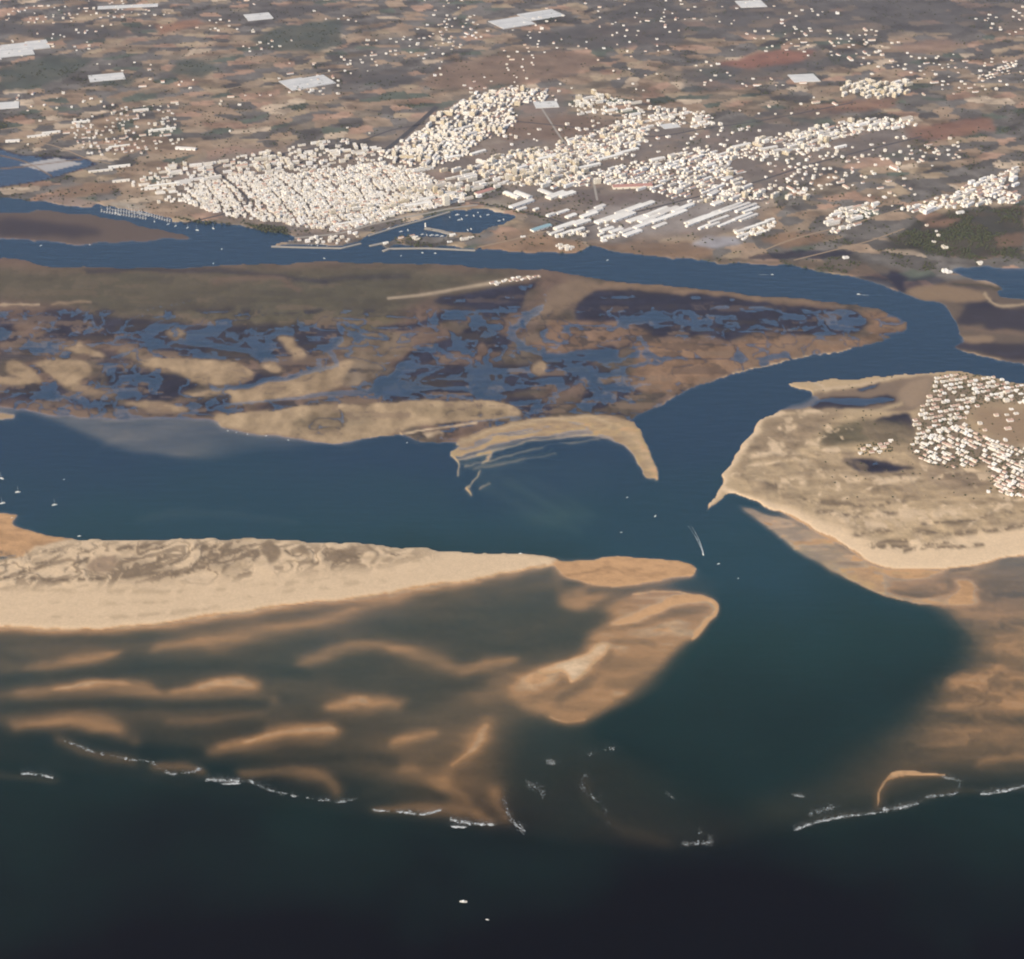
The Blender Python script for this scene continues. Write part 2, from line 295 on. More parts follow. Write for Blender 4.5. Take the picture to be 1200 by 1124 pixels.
# small pools, tussocks and drifted sand all over the marsh
tx1 = fbm(GX/38, GY/60, 201, 4); tx2 = fbm(GX/110+tx1*2, GY/60, 205, 4)
mk = mm*(SANDW < .5)
upl = sstep(350, 390, VV)*.62+.38; lite = sstep(.19, .13, COL.mean(-1))
mk = mk*upl
COL *= (1+mk*((tx1-.5)*1.2))[..., None].astype(np.float32)
t = mk*sstep(.57, .68, tx2)*.6; COL[:] = COL*(1-t[..., None])+np.array((.21, .145, .095), np.float32)*t[..., None]
t = mk*lite*sstep(.40, .30, tx2)*.75; COL[:] = COL*(1-t[..., None])+np.array((.05, .042, .038), np.float32)*t[..., None]
t = mk*lite*sstep(.66, .74, fbm(GX/45, GY/28, 211, 4))*sstep(352, 372, VV); Z[:] = Z*(1-t)-.12*t
for sc_, w_, sd, d_ in [(260, .022, 241, -.7), (120, .03, 245, -.4)]:
    cn = fbm(GX/sc_+nm*1.5, GY/sc_, sd, 3); t = mm*(SANDW < .5)*sstep(.22, .15, COL.mean(-1))*sstep(w_, w_*.4, abs(cn-.5))*sstep(352, 375, VV)*(.9 if d_ < -.5 else .7)
    Z[:] = Z*(1-t)+np.float32(d_)*t; COL[:] = COL*(1-.7*t[..., None])+np.array(MUD, np.float32)*.7*t[..., None]
# -- mainland
SOIL, RED, SCRUB, GREEN, PALE, URB = (.235, .172, .12), (.275, .18, .128), (.095, .087, .078), (.080, .092, .072), (.38, .30, .22), (.19, .155, .13)  # scrub kept pale and greyish: some distance haze is put into the colour
ml = mask_poly('-400,-400 1600,-400 1600,320 1360,325 1200,345 1150,340 1110,352 1095,352 1060,346 1027,334 1000,327 950,317 927,312 833,309 800,304 760,300 720,296 697,290 677,295 663,299 640,298 557,292 500,290 460,290 458,295 450,294 447,288 434,288 440,284 452,283 468,276 490,274 520,277 524,274 500,272 498,265 535,271 560,272 566,268 595,258 602,254 575,248 550,246 527,248 500,256 467,265 432,276 423,284 400,290 355,289 318,288 325,284 345,279 337,274 310,272 280,265 253,263 235,261 205,260 175,250 115,241 107,245 50,238 0,233 -400,225', .8, False)
put(ml, z=2.0, col=SOIL, sand=0)
lm = np.zeros(UU.shape, np.float32); lm[ml[0]] = ml[1]
ang = math.radians(20); RX = GX*math.cos(ang)+GY*math.sin(ang); RY = -GX*math.sin(ang)+GY*math.cos(ang)
RX = RX+(fbm(GX/400, GY/400, 3, 2)-.5)*160; RY = RY+(fbm(GX/400, GY/400, 4, 2)-.5)*160
far = VV < 360
cx_, cy_ = RX[far]/105.0, RY[far]/72.0
bi = np.full(cx_.shape, 9e9); b2 = bi.copy(); hid = np.zeros(cx_.shape); hid2 = np.zeros(cx_.shape)
rt = np.random.default_rng(77).random((256, 256, 4))
for di in (-1, 0, 1):
    for dj in (-1, 0, 1):
        I = np.floor(cx_).astype(int)+di; J = np.floor(cy_).astype(int)+dj
        r = rt[I & 255, J & 255]
        d = np.maximum(abs(cx_-I-.5-(r[:, 0]-.5)*.9), abs(cy_-J-.5-(r[:, 1]-.5)*.9))
        c = d < bi; b2 = np.where(c, bi, np.minimum(b2, d)); hid = np.where(c, r[:, 2], hid); hid2 = np.where(c, r[:, 3], hid2); bi = np.where(c, d, bi)
# regional share of scrub: more to the north and east
wild = 0.27+0.30*sstep(140, 20, VV[far])+0.12*sstep(600, 1100, UU[far])+(fbm(GX[far]/700, GY[far]/500, 8, 3)-.5)*1.1
pal = np.array([SOIL, (.20, .152, .108), (.26, .20, .135), RED, (.16, .13, .097), PALE, GREEN, (.215, .155, .108)], np.float32)
cls = np.clip((hid2*8).astype(int), 0, 7); cls = np.where((cls == 5) & (hid > .72), 0, cls)
f = pal[cls]*(0.85+0.3*hid[:, None]).astype(np.float32)
f = np.where((hid < wild)[:, None], np.array(SCRUB, np.float32)*(0.8+hid2[:, None]*.7), f)
edge = (b2-bi < .05)[:, None]; f = np.where(edge, f*.75+np.array([.03, .026, .02]), f)
nf = fbm(GX[far]/45, GY[far]/45, 15, 4); f = f*(0.6+0.8*nf[:, None])
f = f*1.22*(1-.4*sstep(.5, .68, fbm(GX[far]/150, GY[far]/100, 19, 4)))[:, None]  # farmland colours lifted overall, standing in for thicker haze
f = f*np.array([1.10, 1.08, 1.03])
m = lm[far][:, None]; COL[far] = COL[far]*(1-m)+f.astype(np.float32)*m
def land(P, col, amt=.9, blur=1.5, curved=False):
    s, m = mask_poly(P, blur, curved); n = fbm(GX[s]/60, GY[s]/60, 90, 4)
    m = m*amt*lm[s]; COL[s] = COL[s]*(1-m[..., None])+np.asarray(col, np.float32)*(0.65+0.7*n[..., None])*m[..., None]
land('0,78 60,65 110,68 100,78 70,95 30,105 0,108', GREEN); land('205,72 235,70 262,80 235,92 200,85', GREEN); land('290,48 330,30 400,22 400,55 370,63 320,58', GREEN)
land('120,92 165,92 150,102 115,102', GREEN); land('0,28 70,28 150,35 180,42 120,48 60,45 0,40', SCRUB); land('270,22 340,5 420,5 330,25', SCRUB)
land('490,100 520,75 570,68 650,60 690,62 705,75 680,85 640,95 590,100 540,105', (.205, .14, .098)); land('545,92 560,95 570,105 550,108', RED); land('180,30 230,22 240,28 190,40', (.28, .15, .09))
land('400,85 470,80 500,95 450,102 400,98', SCRUB); land('600,40 700,30 800,25 800,50 700,60 620,55', SCRUB); land('700,0 1200,0 1200,35 1000,45 800,40 700,20', SCRUB, .65)
land('800,80 960,60 1010,70 960,88 850,105 800,110', SCRUB, .7); land('840,75 900,60 955,60 940,72 870,82', (.26, .125, .085)); land('1040,55 1100,46 1140,52 1080,64', RED, .8); land('900,130 1000,118 1060,115 1040,128 960,135', (.24, .135, .09), .8)
land('1060,150 1160,138 1165,152 1100,165 1060,165', (.25, .13, .085), .8); land('880,150 900,125 1000,130 900,160 800,190 840,165', SCRUB, .6); land('1040,280 1075,260 1110,248 1200,240 1200,300 1150,305 1100,300 1050,292', (.05, .048, .036), .9); land('1165,280 1200,272 1200,288 1170,290', (.2, .125, .08), .8)
land('890,280 930,272 970,275 960,285 920,292', (.24, .15, .09), .8); land('1090,258 1130,255 1110,265 1080,268', (.24, .14, .09), .8)
land('560,300 555,292 590,280 640,278 680,283 690,290 660,300', (.26, .165, .1), .9); land('560,282 600,270 640,268 600,285', (.25, .17, .11), .8); land('690,290 740,282 830,285 835,305 760,300', (.22, .14, .085), .8); land('808,288 830,276 860,278 868,286 840,290', (.36, .34, .34), .9)
land('50,237 107,245 115,240 80,230 55,230', (.3, .22, .17)); land('120,240 175,247 172,243 130,236', (.36, .31, .24)); land('60,225 100,215 150,215 130,226 80,232', (.25, .16, .10), .8)
land('800,304 833,309 927,312 1000,325 1060,318 1000,306 900,305 850,300', (.115, .09, .065), .8); land('1000,325 1060,345 1090,350 1080,330 1040,320', MUD, .7)
# urban ground
land('190,200 250,180 350,170 430,180 470,150 560,108 665,108 665,130 760,150 830,150 960,150 1070,150 1060,180 960,195 900,240 880,265 830,280 700,285 640,275 600,240 550,235 470,255 400,288 330,285 345,268 275,262 215,240', URB, .75, 5)
land('690,245 740,235 860,235 890,250 880,268 800,272 700,282', (.30, .265, .235), .7, 3)
land('560,150 600,140 680,135 720,145 660,165 600,165', (.2, .135, .095), .8); land('545,220 580,215 600,225 570,235 545,235', SCRUB, .8); land('560,235 610,232 600,245 570,243', (.3, .25, .19), .8)
land('285,262 335,267 340,276 310,272', (.04, .042, .03)); land('530,152 575,150 590,158 560,165', SCRUB, .7); land('640,222 700,228 760,226 800,232 750,240 690,240', (.15, .12, .105), .7)
# salt pans and the tidal lagoon in the east
for P, c, z in [('-80,172 0,173 20,181 60,184 100,184 115,193 60,210 40,214 0,220 -80,222', MUD, -.35)]:
    put(mask_poly(P, .8, False, False), z=z, col=c)
put(mask_poly('23,193 67,185 97,192 55,202', .6, False, False), z=.3, col=(.42, .40, .38)); put(mask_line('0,182 30,190 60,206', .8, False), z=.6, col=SOIL); put(mask_line('0,198 30,195 100,186', .8, False), z=.6, col=SOIL)
put(mask_poly('880,303 900,296 960,293 1000,297 960,303', .8), z=-.3, col=MUD, amt=.8)
put(mask_poly('1116,317 1140,313 1200,314 1400,316 1400,345 1200,344 1180,342 1160,330 1135,325', 1.2), z=-3, amt=1)
# eastern marsh
em = mask_poly('1027,334 1060,346 1062,341 1085,335 1110,330 1135,326 1160,334 1175,343 1200,347 1400,352 1400,450 1250,438 1200,429 1165,423 1120,413 1117,404 1130,399 1122,392 1117,378 1112,368 1100,357 1062,348', 1.2)
put(em, z=.45, col=(.13, .098, .072), sand=0)
flats('1090,322 1120,335 1160,338 1110,332 1060,338', -.2, 1.5, .7); flats('1040,318 1058,322 1060,342 1050,338', -.2, 1.5); flats('1130,360 1160,352 1200,362 1400,360 1400,385 1180,388 1150,380 1122,380', -.2, 2, .85); flats('1120,396 1160,400 1200,402 1400,400 1400,425 1200,424 1150,414 1120,408', -.2, 2, .85); flats('1122,352 1160,350 1165,360 1135,362', -.2, 2, .6)
lobe('1062,342 1090,334 1120,336 1150,342 1160,350 1130,354 1110,352 1085,350', .5, (.24, .165, .1)); lobe('1118,396 1150,393 1165,398 1140,402', .4, (.25, .175, .11)); put(mask_line('1155,343 1163,355 1180,358 1200,357 1300,356', (2, 2, 2, 1.6, 1.5)), z=.5, col=(.4, .3, .19), amt=.9); put(mask_line('1125,412 1160,420 1200,428 1300,436', 1.2), z=.4, col=(.35, .25, .16), amt=.8); put(mask_line('1120,333 1150,334 1175,342', 1.5), col=(.06, .055, .035), amt=.8)
put(mask_line('1130,385 1200,392 1300,395', 3), col=(.19, .13, .09), amt=.7)
# -- the western barrier island (long beach with dunes)
put(mask_poly('-300,590 0,598 20,612 55,625 92,630 60,645 0,655 -300,655', 2), z=.35, col=WET*1.0)
put(mask_poly('-300,660 0,655 40,640 95,631 150,632 270,630 400,634 500,642 600,648 652,652 650,661 600,669 550,679 483,689 400,702 333,709 283,717 250,719 183,732 133,735 67,737 0,735 -300,730', 1.3), z=2.2, col=DRY)
put(mask_line('640,661 560,680 483,692 400,705 333,713 283,720 183,735 67,740 0,738 -300,732', 4), z=.05, amt=.75)
ds = mask_poly('-300,640 0,652 60,640 110,636 200,634 330,634 420,640 520,650 420,666 330,672 240,680 150,684 0,690 -300,690', 6)
q = fbm(GX/90, GY/120, 61, 3); dn = fbm(GX/75+q*4.5, GY/60+q*3, 62, 4)
dm = np.zeros(UU.shape, np.float32); dm[ds[0]] = ds[1]
ridge = 1-abs(dn-.5)*2
veg = dm*sstep(.80, .94, ridge)*.8+dm*sstep(.56, .66, q)*.45
DUNEVEG = np.array((.24, .175, .11), np.float32)
COL[:] = COL*(1-np.clip(veg, 0, 1)[..., None])+DUNEVEG*np.clip(veg, 0, 1)[..., None]
Z += dm*((dn-.3)*6.0+(fbm(GX/22, GY/22, 79, 3)-.4)*2.5)
put(mask_poly('105,658 120,652 138,655 135,668 115,672 104,668', 1.5), col=(.33, .235, .15)); put(mask_poly('305,640 318,636 328,650 318,664 310,655', 1.2), col=DUNEVEG); put(mask_poly('348,640 358,642 362,655 352,650', 1.2), col=DUNEVEG)
put(mask_line('430,640 440,650 435,660', 2.5), col=DUNEVEG, amt=.8)
for L, w in [('0,648 25,656 45,664 20,672', 3), ('60,648 90,645 100,655 80,668', 3), ('140,645 180,642 200,650 170,664', 3.5), ('235,642 262,645 255,660 230,668', 3.5), ('270,648 300,650 290,668', 3), ('330,645 345,655 372,660', 2.5), ('385,642 400,650 395,660', 2.5), ('0,678 80,680 160,676 220,672', 3), ('400,650 420,655', 3), ('460,650 480,654', 2)]:
    putn(mask_line(L, w), DUNEVEG*.8, 1.0, 14, 421)
for L in ['0,690 150,694 300,688 420,676', '60,708 200,705 330,694 450,680', '0,722 150,724 260,710', '250,668 330,660 420,655 500,658']:
    putn(mask_line(L, 3.0), (.44, .325, .2), .7)
for L in ['10,665 30,650 55,646', '30,672 60,660 75,650', '150,670 200,662 225,650 230,640', '165,676 215,668 250,655', '90,672 100,660', '260,670 275,655 270,640']:
    putn(mask_line(L, 3.2), DUNEVEG*.85, .95, 16)
# low wet spit at its eastern end
put(mask_poly('650,656 677,654 690,655 710,651 750,653 800,656 812,661 818,666 806,677 780,683 750,688 717,690 690,686 672,680 660,674 652,664', 1.3), z=.32, col=WET*1.08, sand=1)
put(mask_line('655,675 690,672 715,665 730,672', 1.5), col=WET*.72, amt=.7); put(mask_line('730,665 755,673 780,672', 2), col=WET*.72, amt=.6); put(mask_line('670,665 690,662 700,668', 3), z=.12, amt=.6); put(mask_line('815,665 805,675 760,685 720,689', 1.4), z=.5, col=WET*1.2, amt=.8); put(mask_line('700,653 760,655 812,662', 1.3), z=.5, col=WET*1.2, amt=.7)
put(mask_poly('655,690 690,688 720,692 740,690 700,708 680,715 660,708 652,700', 3), z=-.4); put(mask_line('652,668 656,685 652,700 662,709', 4), z=-.5, amt=.5); put(mask_line('690,692 730,690 780,680 815,676', 2.2), z=-1.6, amt=.9)
# second bar with its crest and sloughs
put(mask_poly('655,703 665,711 690,715 715,706 745,694 780,693 815,695 834,700 842,713 832,732 808,754 785,776 765,794 738,816 700,838 680,848 655,846 625,838 598,822 590,812 608,796 640,779 680,764 692,750 700,736 720,720', 4), z=-.34, sand=1)
put(mask_poly('690,752 720,728 760,712 800,698 832,700 840,713 828,733 800,752 765,775 740,790 700,800 690,785 700,765', 5), z=-.25)
put(mask_line('720,735 760,716 800,703 832,701 839,713 830,730 812,748', (4, 7, 6, 5, 4, 4, 3)), z=.35, col=WET*1.25, amt=.95); put(mask_line('745,696 780,694 820,697 838,705', 1.5), z=.35, amt=.9)
put(mask_poly('632,788 660,774 690,766 702,756 712,754 710,764 695,778 675,795 664,800 662,788', 1.6), z=.6, col=DRY*.95); put(mask_poly('605,802 632,786 662,784 660,800 640,812 615,812', 4), z=-.02, amt=.8)
put(mask_line('700,738 740,733 780,722 820,712 830,710', (2, 4, 4, 5, 3)), z=-.85, amt=.9); put(mask_line('714,762 708,780 690,798 668,812 655,820', (3, 5, 6, 6, 4)), z=-1.0, amt=.9); put(mask_line('625,820 650,808 660,795', 5), z=-.8, amt=.7); put(mask_line('720,752 750,752 770,756', 3), z=-.7, amt=.7)
put(mask_line('645,840 665,845 685,842', (2, 3, 2)), z=.05, amt=.9); put(mask_poly('700,775 750,770 730,800 700,830 670,835 690,810', 7), z=-.3, amt=.8)
# -- the eastern dune island
put(mask_poly('908,483 930,470 950,462 920,452 922,449 952,445 1010,441 1083,436 1117,433 1160,438 1200,446 1400,462 1400,640 1200,652 1165,659 1130,665 1070,669 1040,667 1015,659 987,639 950,619 910,600 867,582 852,580 838,592 827,600 832,588 842,570 851,545 866,523 881,507 886,493 895,488', 1.2), z=1.6, col=(.46, .335, .195), sand=1)
put(mask_poly('905,483 940,468 965,459 1000,454 1053,446 1090,440 1088,465 1075,480 1060,482 1030,482 1000,478 950,481', 1.5), z=.35, col=(.2, .145, .10), sand=0); flats('950,478 975,464 1010,466 1040,463 1052,470 1030,474 1000,477', -.3); flats('1040,488 1060,484 1072,500 1062,512 1040,505 1020,495', -.2); put(mask_poly('905,480 920,472 950,464 960,470 940,478', 2), z=-.5); put(mask_poly('1055,455 1088,442 1085,470 1070,478 1055,465', 2), z=.5, col=(.3, .215, .14)); put(mask_poly('1003,455 1030,448 1025,454 1008,458', 1), col=MUD, z=-.1); put(mask_line('955,458 1010,450 1060,441 1100,436', (1, 2, 2, 1.5)), col=DRY*.85, z=.9, amt=.9); put(mask_line('925,450 950,446 965,455', 2), col=DRY*.85, z=.6, amt=.8)
put(mask_line('990,480 1020,483 1040,478 1058,472', 2.2), z=.8, col=(.43, .32, .19), amt=.9)
put(mask_poly('900,490 950,483 990,483 960,505 930,530 905,540 880,540 870,528 890,505', 4), col=(.24, .175, .11), amt=.8); put(mask_poly('960,512 990,495 1040,495 1070,505 1065,520 1010,520 970,525', 3), col=(.105, .09, .055), amt=.95, z=1.0); put(mask_poly('870,545 900,540 940,550 960,575 920,590 870,575 855,560', 5), col=(.36, .265, .16), amt=.6)
put(mask_poly('940,535 1000,535 1100,545 1200,570 1400,600 1400,620 1200,600 1050,590 980,575 950,560', 8), col=(.33, .24, .145), amt=.7); put(mask_poly('985,540 1010,538 1055,545 1072,548 1050,554 1020,555 1000,550', 1.5), z=-.25, col=MUD, sand=0); put(mask_poly('1140,480 1200,478 1400,480 1400,520 1200,522 1170,515 1145,500', 4), col=(.27, .185, .115), amt=.85); put(mask_poly('1080,552 1120,550 1160,558 1150,572 1100,570', 5), col=(.2, .145, .10), amt=.7)
an = fbm(GX/60, GY/110, 71, 5); island = np.zeros(UU.shape, np.float32); ii = mask_poly('870,530 890,505 950,485 1060,500 1200,520 1400,540 1400,620 1200,620 1060,650 960,612 900,588 860,570', 6); island[ii[0]] = ii[1]
t = island*sstep(.50, .64, an)*.55; COL[:] = COL*(1-t[..., None])+DUNEVEG*t[..., None]; t = island*sstep(.36, .28, an)*.8; COL[:] = COL*(1-t[..., None])+DRY.astype(np.float32)*t[..., None]; Z += island*(np.maximum(0, an-.4)*9+(fbm(GX/28, GY/28, 75, 3)-.4)*2.5)
is2 = fbm(GX/45, GY/20+an*2, 77, 4); COL *= (1+island*(is2-.5)*.9)[..., None].astype(np.float32)
put(mask_poly('852,578 900,590 960,608 1000,625 1060,640 1200,615 1400,600 1400,640 1200,651 1130,664 1070,668 1040,666 1000,648 950,618 910,600 867,582', 4), col=DRY*1.12, amt=.9)
for L, w in [('900,524 930,520 960,520', 2), ('905,526 925,535 940,541', 3), ('945,552 990,562 1040,563 1075,563', 3), ('975,590 1010,578 1040,565', 1.2), ('940,530 980,528', 2), ('843,572 852,545 868,525 884,508 893,492', 3.5), ('1130,625 1150,605 1200,585', 1.3), ('960,515 985,500', 1.5), ('855,560 880,548 920,542', 1.2), ('1095,560 1130,555', 1.5), ('900,486 950,482 985,481', 2.2), ('870,556 900,560 940,565', 3), ('880,535 900,530 915,515 930,500', 2.5), ('1000,600 1060,605 1130,600', 4), ('960,595 1000,612 1050,618', 4)]:
    putn(mask_line(L, w*1.5), DRY*1.0, 1.0, 26, 411)
for L, w in [('1000,628 1040,622 1100,625', 1.5), ('1060,645 1100,642 1150,640', 1.3), ('1020,637 1060,634', 1.5), ('960,600 1000,605 1050,602', 1.5), ('900,565 915,575', 3), ('1080,615 1120,612 1200,600', 1.3), ('1045,558 1070,556', 1.3), ('1010,642 1060,640 1120,634', 1.5), ('940,585 1000,592 1060,588', 2), ('1100,630 1160,622 1200,618', 1.5)]:
    putn(mask_line(L, w*2.2), DUNEVEG*.75, .95, 22)
raise_to(mask_poly('1040,660 1100,660 1200,645 1400,630 1400,760 1200,760 1130,750 1095,722 1060,705', 7), -.6)
put(mask_line('848,574 868,582 910,597 950,614 990,635 1030,658 1070,664 1130,660 1200,648 1300,640', (3, 4, 6, 7, 8, 7, 6, 6, 6, 6)), col=DRY*1.12, amt=.95); put(mask_line('830,596 845,570 854,545 869,525 886,506 894,491 920,485', (2, 4, 5, 5, 4, 3, 2)), col=DRY*1.05, amt=.95)
put(mask_poly('1063,527 1075,508 1070,498 1080,478 1092,456 1098,444 1160,444 1200,453 1300,460 1300,475 1165,473 1140,480 1130,498 1160,515 1215,530 1300,560 1300,600 1200,580 1160,560 1150,546 1105,548 1085,543', 4), col=(.17, .13, .095), amt=.8)
# wet beach and swash bars south of it
raise_to(mask_poly('850,584 880,588 910,598 950,612 990,634 1020,652 1050,664 1100,662 1110,690 1090,712 1055,706 1035,700 987,682 960,668 927,649 885,616 866,604', 3), -.12); put(mask_poly('880,605 940,625 985,650 1010,672 985,678 950,655 905,625', 4), z=-.3, amt=.6); put(mask_line('845,580 830,598 824,602', 2), z=.6, amt=.8)
put(mask_line('1000,655 1025,667 1070,672 1130,669 1165,662 1200,655 1300,648', 3), z=.15, amt=.8)
for L in ['880,608 905,615', '890,620 930,615', '905,630 945,622', '930,645 965,632']: put(mask_line(L, 1.2), z=.02, amt=.5)
put(mask_poly('985,670 1010,668 1035,675 1050,690 1080,698 1110,697 1130,690 1122,681 1140,681 1151,692 1148,705 1128,712 1090,710 1050,703 1020,695', 2), z=.0); put(mask_poly('1115,679 1138,680 1152,693 1148,705 1128,711 1110,706 1125,695 1124,686', 2), z=.2); put(mask_poly('1000,674 1025,680 1035,692 1015,690 995,680', 4), z=.18, amt=.8)
put(mask_poly('1045,683 1080,678 1110,680 1112,690 1080,695 1052,692', 3), z=-.38); put(mask_line('1040,690 1075,697 1105,695 1116,687 1110,678', 2.2), z=-.9, amt=.9); put(mask_poly('1090,676 1140,672 1200,662 1300,655 1300,670 1200,675 1150,678 1110,680', 4), z=-.85); put(mask_poly('1150,685 1200,672 1400,665 1400,720 1200,715 1160,705', 6), z=-.75)
put(mask_poly('1090,712 1200,705 1300,700 1300,760 1200,765 1130,760 1110,735', 8), z=-.4, amt=.7)

subm = sstep(-.15, -.45, Z); Zb = gauss1(gauss1(np.maximum(Z, -9), 2.4/STEP, 0), 3.6/STEP, 1); Z[:] = Z*(1-subm)+np.where(Z < -8.5, Z, Zb)*subm
es = np.zeros(UU.shape, np.float32); q_ = mask_poly('930,690 1040,705 1100,715 1180,740 1180,840 1100,900 1000,940 900,960 860,900 940,820 1000,770 960,720', 16); es[q_[0]] = q_[1]
Zb = gauss1(gauss1(np.maximum(Z, -7), 17/STEP, 0), 22/STEP, 1); t = es*sstep(-.35, -.7, Z); Z[:] = Z*(1-t)+Zb*t
rs = np.zeros(UU.shape, np.float32); q_ = mask_poly('1060,705 1120,690 1500,680 1500,900 1200,900 1080,890 1020,850 1090,780', 14); rs[q_[0]] = q_[1]
Z += rs*sstep(.1, -.3, Z)*(fbm(GX/110+wx*3, GY/75, 511, 5)-.55)*1.5
# ribbed sand fan beside the inlet: narrow ridges and troughs spreading from the marsh edge
for k, L in enumerate(['532,534 580,519 630,508 690,500', '536,541 585,527 640,515 700,508', '545,547 595,534 650,521 700,514', '556,549 600,541 650,530']):
    put(mask_line(L, 2.2), z=(.3, .22, .1, -.3)[k], col=(.44, .31, .185), amt=.85, sand=1)
for L in ['534,538 582,523 635,512', '540,545 590,531 645,518', '550,549 598,538 650,526']:
    put(mask_line(L, 1.2), z=-.9, amt=.7)
for L, w, z in [('533,530 536,545 535,557', (3.5, 2.5, 2), .3), ('546,571 551,581', (4, 3), .35), ('549,570 557,558 563,552', 1.8, .25), ('563,533 575,531 568,542', 2.4, .2), ('562,573 572,566', 1.6, -.1), ('725,498 742,512 757,530 767,550 770,563', (4, 7, 7, 6, 4), .45)]:
    put(mask_line(L, w), z=z, col=(.46, .33, .2), amt=.95, sand=1)
# ripples of the bottom: low bedforms everywhere under water
bed = fbm(GX/130, GY/45, 51, 5)-.5
shal = sstep(-4.5, -.4, Z)*sstep(.2, -.25, Z)
Z += (bed*0.95*shal*SANDW).astype(np.float32)
wig = fbm(GX/70+wx*2, GY/26, 53, 4)-.5
Z += (wig*0.55*sstep(-1.2, -.2, Z)*sstep(.9, .4, Z)*SANDW).astype(np.float32)
low = SANDW*sstep(-.6, .0, Z)*sstep(1.0, .6, Z); COL *= (1+low*(fbm(GX/28, GY/16, 57, 4)-.5)*.7)[..., None].astype(np.float32)
# bare sand: pale when high and dry, darker and browner where it stays wet
wet = sstep(.75, .12, Z)[..., None]; sw = (SANDW*(Z < 1.2))[..., None]
tgt = np.minimum(COL, WET*1.1).astype(np.float32)
COL[:] = COL*(1-wet*sw)+tgt*wet*sw
# submerged shoal sand painted redder, making up for red light the water absorbs
red = (SANDW*sstep(-.05, -.35, Z)*sstep(640, 700, VV))[..., None]; COL[:] = COL*(1-red)+np.array((.56, .275, .105), np.float32)*red
COL *= (0.94+0.12*fbm(GX/14, GY/14, 99, 3)[..., None]).astype(np.float32)

def attr_mesh(name, co, faces, col):
    me = bpy.data.meshes.new(name)
    me.vertices.add(len(co)); me.vertices.foreach_set('co', co.astype(np.float32).ravel())
    n = len(faces); me.loops.add(n*4); me.loops.foreach_set('vertex_index', faces.astype(np.int32).ravel())
    me.polygons.add(n); me.polygons.foreach_set('loop_start', np.arange(0, n*4, 4, dtype=np.int32))
    a = me.color_attributes.new('cover', 'FLOAT_COLOR', 'POINT')
    a.data.foreach_set('color', np.concatenate([col, np.ones((len(col), 1))], 1).astype(np.float32).ravel())
    me.update(); me.polygons.foreach_set('use_smooth', np.ones(n, bool)); me.update()
    return me
def grid_faces(nv, nu):
    i = np.arange(nv-1)[:, None]*nu+np.arange(nu-1)[None]
    return np.stack([i, i+nu, i+nu+1, i+1], -1).reshape(-1, 4)

# ------------------------------------------------------------------ materials
def mat(name, col=(.5, .5, .5), rough=.8, spec=.25):
    m = bpy.data.materials.new(name); m.use_nodes = True
    b = m.node_tree.nodes['Principled BSDF']
    b.inputs['Base Color'].default_value = (*col, 1); b.inputs['Roughness'].default_value = rough
    b.inputs['Specular IOR Level'].default_value = spec
    return m
def noisy(name, c1, c2, scale=.2, rough=.85, island=0.0, spec=.2):
    """two-tone noise in object space, optionally shifted from one building to the next"""
    m = mat(name, c1, rough, spec); n = m.node_tree.nodes; l = m.node_tree.links; b = n['Principled BSDF']
    tc = n.new('ShaderNodeNewGeometry'); tx = n.new('ShaderNodeTexNoise'); tx.inputs['Scale'].default_value = scale; tx.inputs['Detail'].default_value = 3
    l.new(tc.outputs['Position'], tx.inputs['Vector'])
    mx = n.new('ShaderNodeMix'); mx.data_type = 'RGBA'; mx.inputs[6].default_value = (*c1, 1); mx.inputs[7].default_value = (*c2, 1)
    if island:
        oi = n.new('ShaderNodeObjectInfo'); ad = n.new('ShaderNodeMath'); ad.operation = 'ADD'
        l.new(tc.outputs['Random Per Island'], ad.inputs[0]); l.new(oi.outputs['Random'], ad.inputs[1])
        fr = n.new('ShaderNodeMath'); fr.operation = 'FRACT'; l.new(ad.outputs[0], fr.inputs[0])
        m2 = n.new('ShaderNodeMath'); m2.operation = 'MULTIPLY_ADD'; l.new(fr.outputs[0], m2.inputs[0]); m2.inputs[1].default_value = island
        l.new(tx.outputs[0], m2.inputs[2]); sb = n.new('ShaderNodeMath'); sb.operation = 'SUBTRACT'; sb.use_clamp = True
        l.new(m2.outputs[0], sb.inputs[0]); sb.inputs[1].default_value = .5*island; l.new(sb.outputs[0], mx.inputs[0])
    else:
        l.new(tx.outputs[0], mx.inputs[0])
    l.new(mx.outputs[2], b.inputs['Base Color'])
    return m
def ground_material():
    m = bpy.data.materials.new('ground_cover'); m.use_nodes = True
    n = m.node_tree.nodes; l = m.node_tree.links; b = n['Principled BSDF']
    at = n.new('ShaderNodeVertexColor'); at.layer_name = 'cover'
    g = n.new('ShaderNodeNewGeometry'); tx = n.new('ShaderNodeTexNoise'); tx.inputs['Scale'].default_value = .16; tx.inputs['Detail'].default_value = 4
    l.new(g.outputs['Position'], tx.inputs['Vector'])
    mr = n.new('ShaderNodeMapRange'); mr.inputs[1].default_value = .25; mr.inputs[2].default_value = .75; mr.inputs[3].default_value = .92; mr.inputs[4].default_value = 1.08
    l.new(tx.outputs[0], mr.inputs[0])
    mu = n.new('ShaderNodeVectorMath'); mu.operation = 'SCALE'; l.new(at.outputs[0], mu.inputs[0]); l.new(mr.outputs[0], mu.inputs['Scale'])
    l.new(mu.outputs[0], b.inputs['Base Color']); b.inputs['Roughness'].default_value = .95; b.inputs['Specular IOR Level'].default_value = .1
    return m
